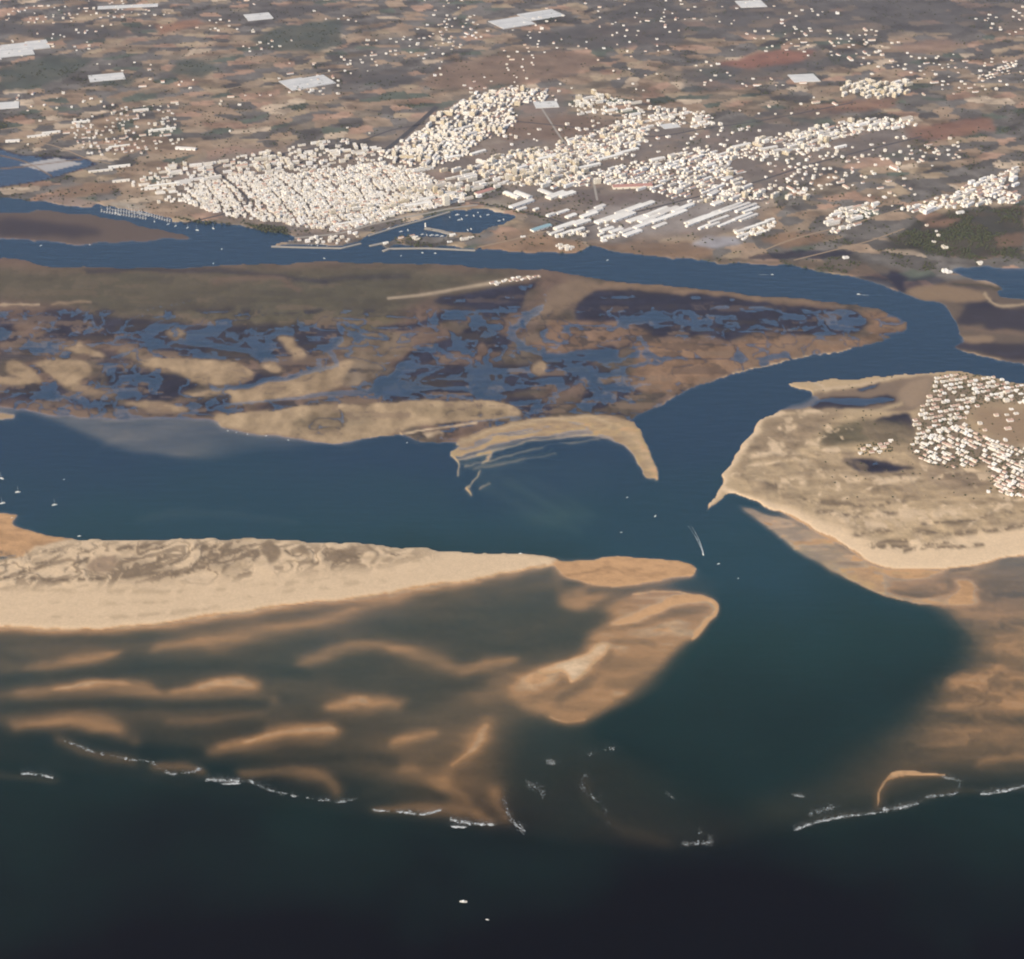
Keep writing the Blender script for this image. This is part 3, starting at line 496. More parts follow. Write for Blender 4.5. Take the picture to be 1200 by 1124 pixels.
def water_material():
    m = bpy.data.materials.new('lagoon_water'); m.use_nodes = True; n = m.node_tree.nodes; l = m.node_tree.links
    n.clear(); o = n.new('ShaderNodeOutputMaterial')
    tr = n.new('ShaderNodeBsdfTransparent'); gl = n.new('ShaderNodeBsdfGlossy'); gl.inputs['Roughness'].default_value = .18
    mx = n.new('ShaderNodeMixShader')
    g = n.new('ShaderNodeNewGeometry'); mp = n.new('ShaderNodeMapping'); mp.inputs['Scale'].default_value = (.012, .05, .1); l.new(g.outputs['Position'], mp.inputs[0])
    tx = n.new('ShaderNodeTexNoise'); tx.inputs['Scale'].default_value = 1.0; tx.inputs['Detail'].default_value = 5; l.new(mp.outputs[0], tx.inputs['Vector'])
    bp = n.new('ShaderNodeBump'); bp.inputs['Strength'].default_value = .5; bp.inputs['Distance'].default_value = 4.0; l.new(tx.outputs[0], bp.inputs['Height'])
    l.new(bp.outputs[0], gl.inputs['Normal'])
    # Schlick reflectance, the same from above and below (the surface does not bend rays)
    dt = n.new('ShaderNodeVectorMath'); dt.operation = 'DOT_PRODUCT'; l.new(g.outputs['Incoming'], dt.inputs[0]); l.new(bp.outputs[0], dt.inputs[1])
    def mth(op, a, b):
        q = n.new('ShaderNodeMath'); q.operation = op
        for i, e in enumerate((a, b)):
            if isinstance(e, (int, float)): q.inputs[i].default_value = e
            elif e is not None: l.new(e, q.inputs[i])
        return q.outputs[0]
    fr = mth('ADD', mth('MULTIPLY', mth('POWER', mth('MAXIMUM', mth('SUBTRACT', 1.0, mth('ABSOLUTE', dt.outputs['Value'], None)), 0.0), 5.0), .98), .02)
    l.new(fr, mx.inputs[0]); # light scattered back by the silt of the lagoon; the open sea is clear
    df = n.new('ShaderNodeBsdfDiffuse'); ad = n.new('ShaderNodeAddShader'); sx = n.new('ShaderNodeSeparateXYZ'); l.new(g.outputs['Position'], sx.inputs[0])
    n2 = n.new('ShaderNodeTexNoise'); n2.inputs['Scale'].default_value = .0016; n2.inputs['Detail'].default_value = 4; l.new(g.outputs['Position'], n2.inputs['Vector'])
    silt = mth('ADD', sx.outputs[1], mth('MULTIPLY', mth('SUBTRACT', n2.outputs[0], .5), 1100.0))
    mr = n.new('ShaderNodeMapRange'); l.new(silt, mr.inputs[0]); mr.inputs[1].default_value = 2300; mr.inputs[2].default_value = 4200; mr.inputs[3].default_value = 0; mr.inputs[4].default_value = 1
    cr = n.new('ShaderNodeValToRGB'); l.new(mr.outputs[0], cr.inputs[0]); e = cr.color_ramp.elements
    e[0].position = 0; e[0].color = (0, 0, 0, 1); e[1].position = 1; e[1].color = (.016, .044, .074, 1)
    for ps, cc in [(.18, (.003, .014, .010, 1)), (.5, (.008, .034, .031, 1)), (.75, (.014, .050, .064, 1))]: q_ = e.new(ps); q_.color = cc
    l.new(cr.outputs[0], df.inputs[0])
    l.new(tr.outputs[0], ad.inputs[0]); l.new(df.outputs[0], ad.inputs[1]); l.new(ad.outputs[0], mx.inputs[1]); l.new(gl.outputs[0], mx.inputs[2]); l.new(mx.outputs[0], o.inputs['Surface'])
    ab = n.new('ShaderNodeVolumeAbsorption'); ab.inputs['Color'].default_value = (.31, .36, .42, 1); ab.inputs['Density'].default_value = .56
    l.new(ab.outputs[0], o.inputs['Volume'])
    return m
MG = ground_material()

def link(name, me, parent=None, **props):
    o = bpy.data.objects.new(name, me); sc.collection.objects.link(o)
    if parent: o.parent = parent
    for k, v in props.items(): o[k] = v
    return o

# fine terrain in view
me = attr_mesh('ground', np.stack([GX, GY, Z], -1).reshape(-1, 3), grid_faces(NV, NU), COL.reshape(-1, 3))
me.materials.append(MG); ground = link('ground', me, kind='structure', label='sand banks, marsh islands and farmland of the lagoon coast')
# the same land carried on to the horizon, a little lower
bx = np.concatenate([np.linspace(-90000, -9000, 12)[:-1], np.linspace(-9000, 9000, 121), np.linspace(9000, 90000, 12)[1:]])
by = np.concatenate([np.linspace(-60000, -1000, 8)[:-1], np.linspace(-1000, 16000, 121), np.linspace(16000, 90000, 14)[1:]])
BX, BY = np.meshgrid(bx, by)
pu, pv = pix(BX, np.maximum(BY, 900)); far_up = BY > 11200
iu = np.clip(((pu-U0)/STEP), 0, NU-1).astype(int); iv = np.clip(((pv-V0)/STEP), 0, NV-1).astype(int)
infine = (pu > U0+6) & (pu < U1-6) & (pv > V0+6) & (pv < V1-6)
BZ = np.minimum(Z[iv, iu], 2.0)-np.where(infine, 14.0, .8); BC = COL[iv, iu].copy()
fs = (fbm(BX/400, BY/300, 120, 3))[..., None]; BC = np.where(far_up[..., None], np.array(SOIL)*(.4+fs*.9), BC); BZ = np.where(far_up, 1.0, BZ)
me = attr_mesh('ground', np.stack([BX, BY, BZ], -1).reshape(-1, 3), grid_faces(*BX.shape)[:, ::-1], BC.reshape(-1, 3))
me.materials.append(MG); link('ground', me, kind='structure', label='flat coastal land and sea bottom running on to the horizon')

def solid(verts, faces, name, mats, midx=None):
    me = bpy.data.meshes.new(name); me.from_pydata([tuple(map(float, v)) for v in verts], [], faces)
    for m_ in (mats if isinstance(mats, list) else [mats]): me.materials.append(m_)
    if midx is not None: me.polygons.foreach_set('material_index', midx)
    me.update(); return me
def boxvf(x0, x1, y0, y1, z0, z1):
    v = [(x0, y0, z0), (x1, y0, z0), (x1, y1, z0), (x0, y1, z0), (x0, y0, z1), (x1, y0, z1), (x1, y1, z1), (x0, y1, z1)]
    f = [(3, 2, 1, 0), (4, 5, 6, 7), (0, 1, 5, 4), (1, 2, 6, 5), (2, 3, 7, 6), (3, 0, 4, 7)]
    return v, f
# water: one closed body whose top is the tide level; the bottom shows through by its depth
v, f = boxvf(-88000, 88000, -58000, 88000, -60, 0)
link('water', solid(v, f, 'water', water_material()), kind='structure', label='lagoon channels and sea, clear over shallow sand')
# haze
hz = bpy.data.materials.new('haze'); hz.use_nodes = True; n = hz.node_tree.nodes; n.clear()
ho = n.new('ShaderNodeOutputMaterial'); pv_ = n.new('ShaderNodeVolumePrincipled')
pv_.inputs['Color'].default_value = (.86, .82, 1.0, 1); pv_.inputs['Density'].default_value = 1.6e-5; pv_.inputs['Anisotropy'].default_value = .55
hz.node_tree.links.new(pv_.outputs[0], ho.inputs['Volume'])
v, f = boxvf(-95000, 95000, -65000, 95000, -75, ALT+30)
link('haze', solid(v, f, 'haze', hz), kind='stuff', label='thin pale haze over the whole coast')

# ------------------------------------------------------------------ town, villages, farms
M_WALL = noisy('limewashed_wall', (.92, .90, .85), (.80, .72, .58), .03, .85, 1.0)
M_FLAT = noisy('flat_terrace_roof', (.88, .84, .77), (.52, .45, .38), .05, .9, 1.0)
M_TILE = noisy('terracotta_roof', (.62, .44, .34), (.44, .25, .18), .1, .9, .8)
M_WIN = mat('dark_window', (.05, .06, .07), .25, .5)
M_APT = noisy('apartment_render', (.88, .85, .77), (.72, .60, .40), .02, .85, 1.0)
M_SHED = noisy('pale_metal_roof', (.88, .85, .77), (.62, .58, .52), .03, .85, .8, .08)
M_TEAL = noisy('teal_metal_roof', (.30, .45, .47), (.25, .38, .40), .05, .5, 0, .4)
M_PINK = noisy('faded_red_roof', (.50, .27, .22), (.42, .22, .18), .05, .8)
M_PLASTIC = noisy('greenhouse_plastic', (.70, .68, .64), (.44, .45, .44), .02, .55, .8, .3)
M_CONC = noisy('concrete', (.40, .36, .30), (.28, .25, .21), .1, .9)
M_ASPH = noisy('asphalt', (.085, .08, .078), (.06, .058, .056), .2, .9)
M_DIRT = noisy('dirt_track', (.36, .27, .18), (.28, .20, .13), .1, .95)

class MB:
    def __init__(s): s.v = []; s.f = []; s.m = []
    def add(s, v, f, m=0):
        n = len(s.v); s.v += v; s.f += [tuple(i+n for i in q) for q in f]; s.m += [m]*len(f)
    def box(s, x0, x1, y0, y1, z0, z1, m=0, bottom=False):
        v, f = boxvf(x0, x1, y0, y1, z0, z1); s.add(v, f if bottom else f[1:], m)
    def mesh(s, name, mats): return solid(s.v, s.f, name, mats, s.m)
def body(b, w, d, h, par=.7, roof=1, wall=0):
    """walls with a parapet round a sunken flat roof"""
    x, y = w/2, d/2; i = .35; z = h-par
    b.add([(-x, -y, 0), (x, -y, 0), (x, y, 0), (-x, y, 0), (-x, -y, h), (x, -y, h), (x, y, h), (-x, y, h)], [(0, 1, 5, 4), (1, 2, 6, 5), (2, 3, 7, 6), (3, 0, 4, 7)], wall)
    b.add([(-x, -y, h), (x, -y, h), (x, y, h), (-x, y, h), (-x+i, -y+i, h), (x-i, -y+i, h), (x-i, y-i, h), (-x+i, y-i, h), (-x+i, -y+i, z), (x-i, -y+i, z), (x-i, y-i, z), (-x+i, y-i, z)],
          [(0, 1, 5, 4), (1, 2, 6, 5), (2, 3, 7, 6), (3, 0, 4, 7), (4, 5, 9, 8), (5, 6, 10, 9), (6, 7, 11, 10), (7, 4, 8, 11)], wall)
    b.add([(-x+i, -y+i, z), (x-i, -y+i, z), (x-i, y-i, z), (-x+i, y-i, z)], [(0, 1, 2, 3)], roof)
def gable(b, w, d, z, rise, over=.4, m=1, wall=0):
    x, y = w/2, d/2
    b.add([(-x, -y, z), (x, -y, z), (x, y, z), (-x, y, z), (-x, 0, z+rise), (x, 0, z+rise)], [(0, 4, 3), (1, 2, 5)], wall)
    x += over; y2 = y+over; k = rise*over/y
    b.add([(-x, -y2, z-k), (x, -y2, z-k), (x, 0, z+rise+.05), (-x, 0, z+rise+.05), (x, y2, z-k), (-x, y2, z-k)], [(0, 1, 2, 3), (3, 2, 4, 5)], m)
def windows(b, w, d, h, floors, bay, m=2, ww=1.4):
    fh = h/floors
    for k in range(floors):
        z = k*fh+.9
        for sx in (-1, 1):
            n = max(1, int(w/bay))
            for q in range(n):
                c = -w/2+w*(q+.5)/n; y = sx*(d/2+.03); b.add([(c-ww/2, y, z), (c+ww/2, y, z), (c+ww/2, y, z+1.4), (c-ww/2, y, z+1.4)], [(0, 1, 2, 3) if sx < 0 else (3, 2, 1, 0)], m)
            n = max(1, int(d/bay))
            for q in range(n):
                c = -d/2+d*(q+.5)/n; x = sx*(w/2+.03); b.add([(x, c-ww/2, z), (x, c+ww/2, z), (x, c+ww/2, z+1.4), (x, c-ww/2, z+1.4)], [(0, 1, 2, 3) if sx > 0 else (3, 2, 1, 0)], m)
def house_mesh(kind, w, d, h):
    b = MB()
    if kind == 'flat':
        body(b, w, d, h); windows(b, w, d, h-.8, 2 if h > 5 else 1, 3.6, 2, 1.1)
        b.box(-w/2+.5, -w/2+3.2, d/2-3.4, d/2-.5, h-.7, h+1.9, 0)
    elif kind == 'gable':
        b.add(*[q for q in ([(-w/2, -d/2, 0), (w/2, -d/2, 0), (w/2, d/2, 0), (-w/2, d/2, 0), (-w/2, -d/2, h), (w/2, -d/2, h), (w/2, d/2, h), (-w/2, d/2, h)], [(0, 1, 5, 4), (1, 2, 6, 5), (2, 3, 7, 6), (3, 0, 4, 7)])], 0)
        gable(b, w, d, h, d*.2); windows(b, w, d, h, 1, 3.6, 2, 1.1); b.box(w*.2, w*.2+.8, .6, 1.4, h, h+d*.2+.9, 0)
    else:   # L plan: main wing and a lower wing beside it
        body(b, w, d*.55, h); b2 = MB(); body(b2, w*.5, d*.5, h*.75)
        b.add([(x-w*.25, y-d*.52, z) for x, y, z in b2.v], b2.f, 0)
        b.m[-len(b2.f):] = b2.m; windows(b, w, d*.55, h-.8, 1, 3.6, 2, 1.1)
    return b
_gx, _gy = np.meshgrid(np.arange(256)/8.0, np.arange(256)/8.0, indexing='ij')
WARPN = np.stack([(fbm(_gx, _gy, 301, 3)-.5)*60, (fbm(_gx, _gy, 305, 3)-.5)*60, (fbm(_gx, _gy, 309, 2)-.5)*40], -1)
def fill(P, sx, sy, deg, p=.9, jit=.2, streets=0, ajit=6, bendy=True):
    """places on a street grid inside a traced outline, in metres"""
    Q = pts(P); wx_, wy_ = gnd([q[0] for q in Q], [q[1] for q in Q], 2.0)
    W = list(zip(wx_, wy_)); a = math.radians(deg); c, s = math.cos(a), math.sin(a)
    cx0, cy0 = np.mean(wx_), np.mean(wy_); R = max(np.hypot(wx_-cx0, wy_-cy0)); out = []
    for i in range(int(-R/sx)-1, int(R/sx)+2):
        if streets and i % streets == 0: continue
        for j in range(int(-R/sy)-1, int(R/sy)+2):
            if streets and j % (streets+2) == 0: continue
            if random.random() > p: continue
            x = (i+random.uniform(-jit, jit))*sx; y = (j+random.uniform(-jit, jit))*sy
            X_, Y_ = cx0+x*c-y*s, cy0+x*s+y*c
            bend = WARPN[int(X_/30) % 256, int(Y_/30) % 256]*(1 if bendy else .12)
            out.append((X_+bend[0], Y_+bend[1], deg+bend[2]+random.uniform(-ajit, ajit)+(random.choice((0, 90)) if bendy else 0)))
    A = np.array(out)
    if len(A) == 0: return []
    k = inside(W, A[:, 0], A[:, 1]); return [o for o, q in zip(out, k) if q]
def zat(x, y):
    u, v = pix(x, y); i = int(round((v-V0)/STEP)); j = int(round((u-U0)/STEP))
    return float(Z[min(max(i, 0), NV-1), min(max(j, 0), NU-1)])
occ = {}
def free(x, y, r):
    k = (int(x//40), int(y//40))
    for a in (-1, 0, 1):
        for b in (-1, 0, 1):
            for (x2, y2, r2) in occ.get((k[0]+a, k[1]+b), ()):
                if (x-x2)**2+(y-y2)**2 < (r+r2)**2: return False
    return True
def claim(x, y, r): occ.setdefault((int(x//40), int(y//40)), []).append((x, y, r))
def claim_line(x1, y1, x2, y2, r):
    n = int(math.hypot(x2-x1, y2-y1)/max(r, 4))+1
    for k in range(n+1): claim(x1+(x2-x1)*k/n, y1+(y2-y1)*k/n, r)
def inframe(x, y):
    u, v = pix(x, y); return 0 < u < 1200 and 0 < v < 1124

# roads, laid a hand above the flat land
def ribbon(name, P, width, m, label, z=2.12):
    P = smooth_open(pts(P), 6); X, Y = gnd([p[0] for p in P], [p[1] for p in P], 2.0); V = []; F = []
    for i in range(len(X)):
        a, b = max(i-1, 0), min(i+1, len(X)-1); dx, dy = X[b]-X[a], Y[b]-Y[a]; L = math.hypot(dx, dy) or 1
        nx, ny = -dy/L*width/2, dx/L*width/2
        V += [(X[i]+nx, Y[i]+ny, z), (X[i]-nx, Y[i]-ny, z), (X[i]+nx, Y[i]+ny, z-.3), (X[i]-nx, Y[i]-ny, z-.3)]
        if i: k = 4*i; F += [(k-4, k-3, k+1, k), (k-4, k, k+2, k-2), (k-3, k-1, k+3, k+1)]
        if i: claim_line(X[i-1], Y[i-1], X[i], Y[i], width/2)
    link(name, solid(V, F, name, m), kind='structure', label=label)
ribbon('road', '452,176 470,162 490,145 512,125', 26, M_ASPH, 'straight dark avenue cutting into the town')
ribbon('road', '215,262 290,240 262,208 255,195 330,180 420,165 470,150 560,140 680,150 760,160 830,150 900,140 1000,120', 11, M_ASPH, 'main road through the town')
ribbon('road', '550,238 590,243 640,255 680,266 720,255 800,235 880,215 960,190 1080,160', 11, M_ASPH, 'road through the warehouse district')
ribbon('road', '345,279 400,273 440,262 500,250 530,244 560,240', 13, M_CONC, 'pale waterfront promenade')
ribbon('dirt_road', '255,170 290,166 335,161', 10, M_DIRT, 'pale dirt track through the fields'); ribbon('dirt_road', '880,300 930,280 1000,262 1070,240', 9, M_DIRT, 'dirt track east of the warehouses')
ribbon('dirt_road', '0,152 80,140 200,118 300,98 420,80', 9, M_DIRT, 'dirt track between farms'); ribbon('dirt_road', '130,192 100,185 60,170 0,160', 8, M_DIRT, 'track along the salt pans')
ribbon('dirt_road', '560,290 600,281 640,271', 9, M_DIRT, 'track along the harbour spit'); ribbon('road', '700,235 690,200 660,165 640,135 625,112', 9, M_CONC, 'road running inland from the town')
ribbon('dirt_road', '930,305 970,295 1020,282 1060,268', 8, M_DIRT, 'track beside the fish ponds')

def copy_obj(src, x, y, z, deg, sc3, props, name=None):
    o = src.copy(); sc.collection.objects.link(o); o.location = (x, y, z); o.rotation_euler = (0, 0, math.radians(deg)); o.scale = sc3
    for k in list(o.keys()): del o[k]
    for k, v_ in props.items(): o[k] = v_
    return o
def place(name, me_, x, y, z, deg, sc3=(1, 1, 1), parts=(), **props):
    o = bpy.data.objects.new(name, me_); sc.collection.objects.link(o)
    o.location = (x, y, z); o.rotation_euler = (0, 0, math.radians(deg)); o.scale = sc3
    for k, v_ in props.items(): o[k] = v_
    for pn, pm in parts:
        c = bpy.data.objects.new(pn, pm); sc.collection.objects.link(c); c.parent = o
    return o
GZ = 2.0

# -- warehouses: (u, v, length, width, direction, height, roof)
def warehouse(w, d, h, spans=1):
    b = MB(); x, y = w/2, d/2
    b.add([(-x, -y, 0), (x, -y, 0), (x, y, 0), (-x, y, 0), (-x, -y, h), (x, -y, h), (x, y, h), (-x, y, h)], [(0, 1, 5, 4), (1, 2, 6, 5), (2, 3, 7, 6), (3, 0, 4, 7)], 0)
    for q in range(max(1, int(w/25))):
        c = -x+w*(q+.5)/max(1, int(w/25)); b.add([(c-2.2, -y-.04, 0), (c+2.2, -y-.04, 0), (c+2.2, -y-.04, 4.2), (c-2.2, -y-.04, 4.2)], [(0, 1, 2, 3)], 1)
    r = MB(); sw_ = d/spans; rise = min(3.0, sw_*.13)
    for q in range(spans):
        t_ = MB(); gable(t_, w, sw_, h, rise, .25 if spans > 1 else .6, 0, 0); r.add([(a, bb-y+sw_*(q+.5), c+.02) for a, bb, c in t_.v], t_.f, 0)
    for q in range(int(w/12)):     # ridge vents
        c = -x+6+q*12; r.box(c-1, c+1, -y+sw_*.5-.5, -y+sw_*.5+.5, h+rise-.3, h+rise+.6, 0)
    return b, r
WH = [(600, 230, 85, 26, -48), (613, 229.5, 85, 26, -48), (611, 240, 120, 26, 42), (640, 226, 80, 24, -48), (652, 230, 95, 36, 42), (664, 229, 80, 30, 42), (611, 246, 45, 16, 42), (628, 246.5, 24, 14, 42),
      (659, 249, 62, 18, 42), (669, 254, 50, 22, 42), (645, 253, 36, 16, 42), (690, 253, 80, 26, 42), (697, 248, 75, 22, 42), (703, 243, 50, 20, 42), (634, 268, 92, 24, 40), (662, 266, 105, 24, 40), (672, 263, 110, 24, 40), (682, 262, 80, 22, 40),
      (652, 273, 70, 16, 40), (664, 274, 60, 16, 40), (677, 271, 60, 18, 40), (711, 270, 62, 22, 40), (722, 271, 60, 24, 40), (741, 274, 85, 26, 40), (734, 271, 60, 20, 40), (709, 279, 34, 16, 40), (704, 276, 26, 12, 40), (716, 278, 40, 16, 40),
      (712, 258, 120, 30, 42), (721, 256, 130, 34, 42), (730, 255, 120, 30, 42), (738, 246, 150, 28, 42), (750, 243, 150, 26, 42), (747, 257, 100, 30, 42), (757, 263, 130, 24, 42), (763, 256, 130, 30, 42), (770, 250, 130, 30, 42), (776, 257, 120, 24, 42), (783, 248, 110, 26, 42), (790, 252, 130, 26, 42), (800, 245, 120, 22, 42), (773, 265, 70, 20, 42),
      (815, 258, 120, 14, 42), (822, 257, 150, 15, 42), (829, 256, 170, 15, 42), (836, 254, 180, 15, 42), (842, 258, 110, 14, 42), (848, 246, 130, 15, 42), (856, 244, 130, 15, 42), (866, 243, 120, 15, 42), (874, 245, 120, 15, 42), (880, 247, 90, 15, 42), (870, 255, 110, 15, 42), (877, 256, 100, 14, 42), (862, 258, 90, 14, 42), (850, 263, 80, 14, 42), (835, 265, 70, 14, 42), (810, 264, 60, 13, 42), (825, 267, 60, 13, 42),
      (840, 239, 52, 26, 42), (836, 227, 60, 24, 50), (852, 210, 50, 26, 45), (868, 272, 56, 14, 35), (880, 268, 60, 15, 35), (893, 263, 56, 15, 35), (902, 259, 40, 14, 35), (870, 277, 50, 12, 35), (888, 275, 30, 12, 35),
      (192, 218, 130, 14, 18), (178, 222, 60, 10, 18), (222, 212, 120, 20, 24), (215, 216, 60, 14, 24), (118, 201, 100, 12, 18), (140, 196, 90, 12, 18), (142, 213, 70, 10, 16), (45, 160, 95, 14, 20), (60, 156, 80, 14, 20), (190, 153, 120, 14, 20), (165, 130, 70, 26, 15), (95, 144, 80, 13, 18), (140, 172, 90, 12, 20), (15, 166, 60, 22, 10), (218, 175, 90, 22, -10),
      (495, 200, 100, 18, 30), (545, 150, 90, 14, 40), (550, 158, 80, 14, 40), (530, 185, 70, 20, 30), (560, 180, 80, 18, 40), (690, 196, 110, 20, 30), (715, 185, 130, 20, 35), (735, 178, 120, 20, 35), (770, 188, 70, 24, 30), (640, 186, 90, 24, 30), (900, 175, 90, 22, 30), (868, 172, 100, 20, 30), (1125, 250, 30, 14, 20), (985, 173, 60, 16, 30), (500, 234, 70, 20, 25), (490, 240, 110, 22, 25), (410, 262, 110, 13, 24), (420, 258, 50, 12, 24), (455, 254, 50, 12, 24)]
shared = {}
WLAB = {(634, 268): ('long warehouse with a teal roof on the harbour side of the sheds', 'warehouse')}
for (u, v, L, W, dg) in WH:
    x, y = gnd(u, v, GZ); x, y = float(x), float(y); key = (round(L/20)*20 or 20, round(W/6)*6, (u, v) in WLAB)
    if key not in shared:
        b, r = warehouse(key[0], key[1], 7.0, 2 if key[1] >= 30 else 1)
        shared[key] = (b.mesh('warehouse', [M_WALL, M_WIN]), r.mesh('roof', [M_TEAL if key[2] else M_SHED]))
    wm, rm = shared[key]
    sz = 'short' if L < 65 else ('long' if L < 115 else 'very long'); wd = 'thin' if W < 17 else ('broad' if W > 24 else 'plain')
    wz = 'on the western farmland' if u < 300 else ('among the town houses' if v < 222 or u < 580 else ('by the harbour basin' if u < 640 else ('in the waterside warehouse district' if u < 805 else 'in the eastern ranks of sheds')))
    lab, cat = WLAB.get((u, v), ('%s %s pale metal roofed shed %s' % (sz, wd, wz), 'warehouse'))
    h = random.uniform(.8, 1.3)
    place('warehouse', wm, x, y, GZ, dg+random.uniform(-2, 2), (L/key[0], W/max(key[1], 1), h), [('roof', rm)], label=lab, category=cat, **({} if (u, v) in WLAB else {'group': '%s %s sheds %s' % (sz, wd, wz)}))
    a = math.radians(dg); claim_line(x-math.cos(a)*L*.42, y-math.sin(a)*L*.42, x+math.cos(a)*L*.42, y+math.sin(a)*L*.42, W*.5)
# shopping hall with faded red roof, and the tennis-pitch coloured hall by the harbour
for (u, v, L, W, dg, lab) in [(741, 219.5, 165, 34, 6, 'wide hall with a faded red roof and cream front facing the sheds'), (568, 226, 90, 26, 40, 'row hall with faded red roof beside the dark park')]:
    b, r = warehouse(L, W, 9, 2); x, y = gnd(u, v, GZ)
    place('market_hall', b.mesh('market_hall', [M_APT, M_WIN]), float(x), float(y), GZ, dg, parts=[('roof', r.mesh('roof', [M_PINK]))], label=lab, category='hall')
    a = math.radians(dg); claim_line(float(x)-math.cos(a)*L*.42, float(y)-math.sin(a)*L*.42, float(x)+math.cos(a)*L*.42, float(y)+math.sin(a)*L*.42, W*.55)

# -- apartment blocks
AV = []
for (w, d, fl) in [(18, 14, 4), (24, 14, 5), (34, 13, 4), (44, 13, 5), (20, 18, 7), (28, 16, 6), (16, 16, 9), (56, 13, 4)]:
    h = fl*3.0+1; b = MB(); body(b, w, d, h, .9, 1); windows(b, w, d, h-1, fl, 3.4, 2, 1.8)
    r = MB(); r.box(-3, 3, -2.2, 2.6, h-.9, h+2.6, 0); r.box(-1.5, 2.5, -1.4, 1.8, h+2.6, h+3.8, 0)
    AV.append((b.mesh('apartment_block', [M_APT, M_FLAT, M_WIN]), r.mesh('stair_house', [M_APT]), w, d))
AL = ['squat', 'medium', 'long low', 'very long', 'square mid-rise', 'broad mid-rise', 'slim high', 'longest low']
AZN = ['in the rows beside the straight avenue', 'in the newer quarter behind the dark park', 'in the beige estate far inland', 'at the inland tip of the town', 'beside the open brown ground in town', 'on the eastern ridge of the town', 'on the inland edge of the old quarter', 'near the harbour front and old quarter']
def apartment(u, v, k, dg, lab=None, s=1.0, xy=None, zn=7):
    x, y = xy if xy else tuple(float(q) for q in gnd(u, v, GZ)); m_, r_, w, d = AV[k]
    if xy and not free(x, y, max(w, d)*.42*s): return False
    claim(x, y, max(w, d)*.45*s)
    place('apartment_block', m_, x, y, GZ, dg, (s, s, s*random.uniform(.9, 1.15)), [('stair_house', r_)], label=lab or 'cream %s apartment block %s' % (AL[k], AZN[zn]), category='apartment block', group='%s apartment blocks %s' % (AL[k], AZN[zn])); return True
apartment(523, 240, 6, 24, 'tall pale tower block beside the harbour promenade', 1.45)
for u, v, k, dg in [(493, 226, 5, 24), (497, 219, 5, 24), (487, 224, 4, 24), (530, 224, 5, 30), (536, 222, 4, 30), (548, 224, 6, 20), (516, 229, 4, 24), (510, 226, 6, 24), (472, 223, 5, 24), (478, 229, 1, 24), (476, 237, 1, 24), (452, 246, 1, 24), (461, 243, 1, 24), (470, 238, 0, 24), (418, 246, 2, 24), (434, 243, 1, 24), (414, 243, 1, 24), (390, 250, 1, 24), (436, 249, 0, 24), (553, 212, 3, 30), (545, 203, 3, 40), (535, 201, 3, 40), (490, 201, 3, 28), (500, 199, 2, 28), (520, 201, 2, 35),
                   (613, 204, 5, 15), (603, 205, 6, 15), (596, 210, 5, 15), (621, 206, 5, 15), (628, 203, 6, 20), (641, 205, 4, 15), (649, 200, 4, 15), (658, 197, 5, 15), (645, 196, 4, 15), (672, 200, 5, 15), (700, 215, 5, 15), (830, 236, 2, 40), (873, 231, 4, 40), (887, 231, 5, 45), (908, 231, 3, 45), (924, 233, 5, 45), (945, 233, 5, 45), (863, 225, 4, 30), (855, 206, 5, 30)]:
    apartment(u, v, k, dg)
ZA = [('440,180 470,165 520,130 560,108 600,104 640,106 640,116 600,125 600,150 560,165 540,180 480,200', 32, 30, 73, .85), ('545,200 580,185 620,175 680,178 700,195 690,215 640,222 590,215', 38, 34, 42, .75), ('985,113 990,100 1012,95 1070,96 1066,110 1040,117', 30, 32, 40, .9), ('665,120 700,108 720,116 690,130', 36, 34, 20, .6), ('650,168 700,152 740,140 765,150 745,175 700,190 660,190', 40, 36, 42, .5), ('840,188 860,172 900,160 960,150 1000,142 960,176 900,184', 40, 40, 35, .5), ('240,200 300,182 400,165 440,174 400,192 300,204', 46, 40, 24, .45)]
NCAP = [75, 75, 45, 15, 20, 25, 25]
for zn, (P, sx, sy, dg, p) in enumerate(ZA):
    na = 0; spots_ = fill(P, sx, sy, dg, p, .18, 5, 4); random.shuffle(spots_)
    for (x, y, a) in spots_:
        if na < NCAP[zn] and inframe(x, y) and apartment(0, 0, random.choice((0, 1, 1, 2, 2, 3, 4, 5, 5, 7)), a, xy=(x, y), zn=zn): na += 1

